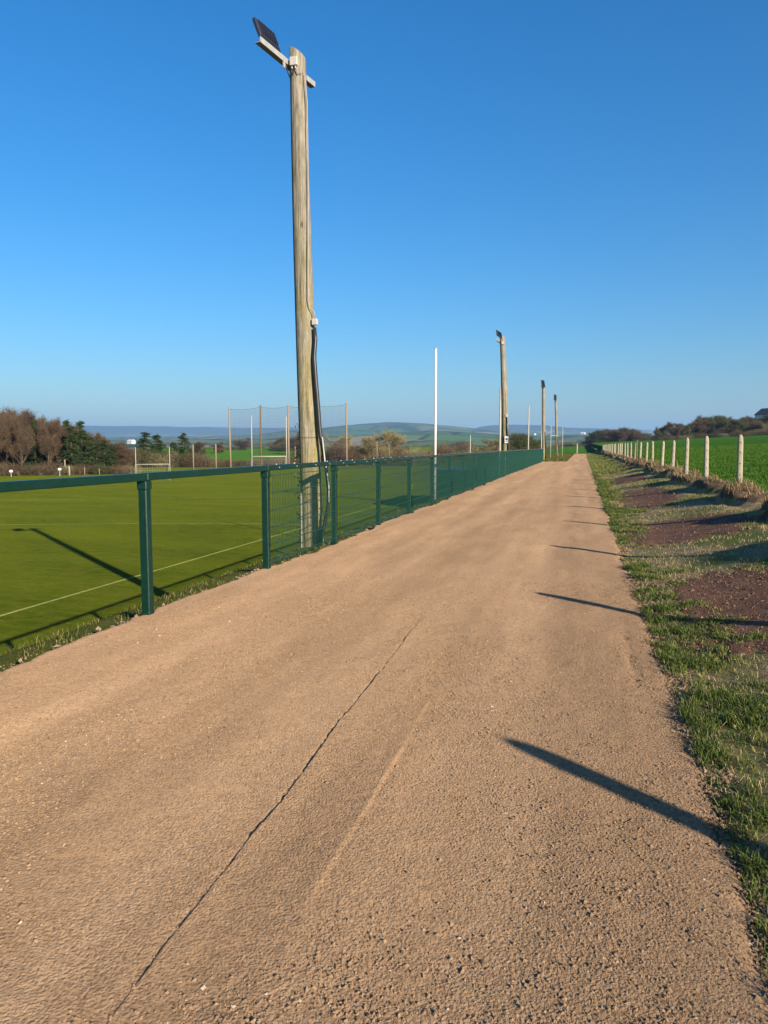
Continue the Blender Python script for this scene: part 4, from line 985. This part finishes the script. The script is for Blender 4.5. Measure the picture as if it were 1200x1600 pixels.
# thin short growth over the trodden verge
x, y, r_ = scatter(150000, .6, 2.7, 1.5, 60, 111, 1.9)
msk = fbm(x * .9, y * .7, 112) + .4 * fbm(x * 4, y * 4, 113)
soil = np.zeros(len(x))
for cx, cy, rx, ry in SOIL: soil = np.maximum(soil, (((x - cx) / rx) ** 4 + ((y - cy) / ry) ** 4) < .55 + 1.2 * vnoise(x * 6, y * 6, 117))
keep = (r_.random(len(x)) < (.22 + .85 * msk) * (1 - .97 * soil) * (1 - .8 * np.exp(-((y - 10.3) / .8) ** 2))); x, y, msk = x[keep], y[keep], msk[keep]
h = r_.uniform(.02, .06, len(x)); tint = np.clip(.90 - .5 * msk + .16 * r_.normal(size=len(x)) + .4 * np.exp(-((y - 10.3) / .9) ** 2), 0, 1)
tag(blades('verge_turf', x, y, right_z(x, y), h, .003 * (1 + y / 11), 1.3, tint, M['grass'], 114), 'short dry turf on the trodden verge below the bank', 'grass', None, 'stuff')
# dead grass on the bank
x, y, r_ = scatter(95000, 2.25, 3.25, -1, 112, 121, 1.55)
ph = np.cos(2 * np.pi * (y - POST_Y0) / POST_S); cl = fbm(x * 3, y * 2.2, 122) + .5 * fbm(x * 9, y * 9, 123)
zb = right_z(x, y); onb = sstep(.47, .58, zb)
keep = r_.random(len(x)) < onb * (.16 + 1.0 * cl + .20 * ph); x, y, zb, cl = x[keep], y[keep], zb[keep], cl[keep]
top = sstep(2.62, 2.85, x); h = (.05 + .14 * np.clip(cl + .3, 0, 1)) * r_.uniform(.5, 1.5, len(x)) * (1 + (r_.random(len(x)) < .012) * 1.6)
tag(blades('dead_grass', x, y, zb, h, .005 * (1 + y / 14), .9, np.clip(r_.random(len(x)) ** .8 * .97, 0, 1), M['dead'], 124, (-.22, 0)), 'straw-coloured dead grass overhanging the earth bank', 'grass', None, 'stuff')
# cereal field blades close to the bank
x, y, r_ = scatter(260000, 0, 1, 6, 80, 131, 1.6)
x = 3.25 + x * (2.2 + .42 * y); cl = fbm(x * 1.5, y * 1.5, 132); keep = r_.random(len(x)) < .75 + cl; x, y = x[keep], y[keep]
h = r_.uniform(.03, .075, len(x))
tag(blades('cereal_crop', x, y, right_z(np.maximum(x, 3.3), y), h, .005 * (1 + y / 10), .9, r_.random(len(x)), M['crop'], 133), 'bright green young cereal crop on the rising field', 'crop', None, 'stuff')
# rough grass on the lip left of the path and on the far grass by the pole foot
x, y, r_ = scatter(42000, -4.6, -3.52, -1, 72, 141, 1.7)
cl = fbm(x * 3, y * 3, 142) + .5 * fbm(x * 10, y * 10, 143); lipx = left_edge(y) - .05 - .10 * vnoise(y * 2, y * 0, 144)
keep = (x < lipx) & (r_.random(len(x)) < .35 + .9 * cl); x, y, cl = x[keep], y[keep], cl[keep]
h = (.02 + .055 * np.clip(cl + .2, 0, 1)) * r_.uniform(.5, 1.4, len(x)) * (1 + (r_.random(len(x)) < .02) * 1.5)
tag(blades('lip_grass', x, y, ground_z(x, y) + .0, h, .004 * (1 + y / 9), .9, np.clip(r_.random(len(x)), 0, 1), M['lip_grass'], 145), 'rough grass and weeds along the lip beneath the green fence', 'grass', None, 'stuff')
x, y, r_ = scatter(22000, .5, 2.5, 38, 147, 155, 1.2)
keep = (x > right_edge(y) + .03) & (r_.random(len(x)) < .75 - .25 * (x - .5) + fbm(x * .8, y * .15, 156)); x, y = x[keep], y[keep]
h = r_.uniform(.04, .12, len(x))
tag(blades('far_verge_grass', x, y, right_z(x, y), h, .014 + y / 2200, .8, np.clip(r_.normal(.6, .2, len(x)), 0, 1), M['grass'], 157), 'olive grass on the far stretch of the right verge', 'grass', None, 'stuff')
x, y, r_ = scatter(26000, -14, -1.6, 72, 148, 151, 1.0)
keep = (x < left_edge(y)) & (r_.random(len(x)) < .6 + fbm(x * .5, y * .3, 152)); x, y = x[keep], y[keep]
h = r_.uniform(.1, .28, len(x))
tag(blades('rough_grass', x, y, ground_z(x, y), h, np.full(len(x), .06), .7, r_.random(len(x)) * .9, M['lip_grass'], 153), 'rough grass round the far poles at the path end', 'grass', None, 'stuff')
# stones
def stones(name, x, y, z, s_, tint, mat, seed, flat=.65):
    r_ = np.random.default_rng(seed); n = len(x)
    base = np.array([[1, 0, 0], [-1, 0, 0], [0, 1, 0], [0, -1, 0], [0, 0, 1], [0, 0, -1]], float)
    F = np.array([[0, 2, 4], [2, 1, 4], [1, 3, 4], [3, 0, 4], [2, 0, 5], [1, 2, 5], [3, 1, 5], [0, 3, 5]])
    V = base[None] * (1 + .35 * r_.normal(size=(n, 6, 1)) * .8) + .18 * r_.normal(size=(n, 6, 3))
    a = r_.uniform(0, 6.28, n); c, s2 = np.cos(a), np.sin(a)
    sx_ = r_.uniform(.7, 1.35, n)[:, None]; V[:, :, 0] *= sx_; V[:, :, 2] *= flat
    X = V[:, :, 0] * c[:, None] - V[:, :, 1] * s2[:, None]; Y = V[:, :, 0] * s2[:, None] + V[:, :, 1] * c[:, None]
    P = np.stack([X, Y, V[:, :, 2]], -1) * s_[:, None, None] / 2 + np.stack([x, y, z], 1)[:, None, :]
    T = (np.arange(n)[:, None, None] * 6 + F[None]).reshape(-1, 3)
    return link(name, raw_mesh(name, P.reshape(-1, 3), T, None, mat, False, np.repeat(tint, 6)))
x, y, r_ = scatter(225000, -3.5, .62, .6, 8.0, 161, 1.95)
den = fbm(x * 1.3, y * .8, 162) + .5 * fbm(x * 5, y * 5, 163) + .35 * sstep(-2.2, .3, x) - .1
keep = (r_.random(len(x)) < .34 + 1.0 * den) & (x < right_edge(y) + .03); x, y, den = x[keep], y[keep], den[keep]
s_ = np.exp(r_.normal(np.log(.0068), .36, len(x))); s_ = np.clip(s_, .0035, .017)
tag(stones('loose_gravel', x, y, path_z(x, y) + s_ * .12, s_, np.clip(.45 + .22 * r_.normal(size=len(x)), 0, 1), M['gravel'], 164), 'loose brown gravel scattered over the path surface', 'gravel', None, 'stuff')
# coarser crumbs along the right edge of the path
x, y, r_ = scatter(17000, -.10, .30, .5, 14, 171, 1.7); x = right_edge(y) + x * .55 - .02
s_ = np.clip(np.exp(r_.normal(np.log(.011), .45, len(x))), .004, .035)
tag(stones('edge_gravel', x, y, np.maximum(path_z(x, y) - .01, right_z(x, y)) + s_ * .1, s_, np.clip(.40 + .25 * r_.normal(size=len(x)), 0, 1), M['gravel'], 172), 'coarse gravel crumbs along the right edge of the path', 'gravel', None, 'stuff')
# clods and straw flecks on the bare soil
sx_l, sy_l = [], []
r_ = np.random.default_rng(191)
for cx, cy, rx, ry in SOIL[:4]:
    n_ = int(2600 * min(1, 7 / cy)); sx_l.append(r_.uniform(cx - rx * 1.15, cx + rx * 1.15, n_)); sy_l.append(r_.uniform(cy - ry * 1.15, cy + ry * 1.15, n_))
x = np.concatenate(sx_l); y = np.concatenate(sy_l); k_ = x < 2.5; x, y = x[k_], y[k_]
s_ = np.clip(np.exp(r_.normal(np.log(.012), .5, len(x))), .004, .04)
M['clod'] = (lambda t: t.bsdf(t.ramp(t.attr(), [(0, (.07, .036, .023)), (.7, (.15, .080, .052)), (1, (.26, .17, .11))]), .95, spec=.1))(NT('soil_clods'))
tag(stones('soil_clods', x, y, right_z(x, y) + .012, s_, r_.random(len(x)), M['clod'], 192, .7), 'crumbled clods over the bare red-brown soil patches', 'soil', None, 'stuff')
x = np.concatenate([r_.uniform(cx - rx, cx + rx, 260) for cx, cy, rx, ry in SOIL[:3]]); y = np.concatenate([r_.uniform(cy - ry, cy + ry, 260) for cx, cy, rx, ry in SOIL[:3]])
tag(blades('straw_litter', x, y, right_z(x, y) + .014, r_.uniform(.008, .02, len(x)), np.full(len(x), .005), 5.0, r_.uniform(.8, 1, len(x)), M['grass'], 193), 'straw litter lying on the bare soil patches', 'straw', None, 'stuff')
# pale rubble beneath the fence
x, y, r_ = scatter(5200, -3.78, -3.46, 3, 60, 181, 1.5)
nearpost = np.abs(((y - 5.55 + 1.25) % 2.5) - 1.25); keep = r_.random(len(x)) < .20 + .8 * np.exp(-(nearpost / .35) ** 2); x, y = x[keep], y[keep]; x = np.minimum(x, left_edge(y) + .06)
s_ = np.clip(np.exp(r_.normal(np.log(.017), .5, len(x))), .006, .05)
tag(stones('rubble', x, y, np.maximum(ground_z(x, y), -.07) + .035 + s_ * .1, s_, r_.random(len(x)), M['stone'], 182, .8), 'pale broken stone along the path edge under the green fence', 'rubble', None, 'stuff')

# ------------------------------------------------------------------ the air of the valley
hb = MB(); hb.box((0, 0, 139), (28000, 28000, 322))
t = NT('haze_air'); pv = t.n('ShaderNodeVolumePrincipled'); pv.inputs['Color'].default_value = (.34, .62, 1.0, 1); pv.inputs['Density'].default_value = 1.1e-4; pv.inputs['Anisotropy'].default_value = .1
t.l(pv.outputs[0], t.out.inputs['Volume'])
hz = hb.build('haze', t.m); tag(hz, kind='stuff')
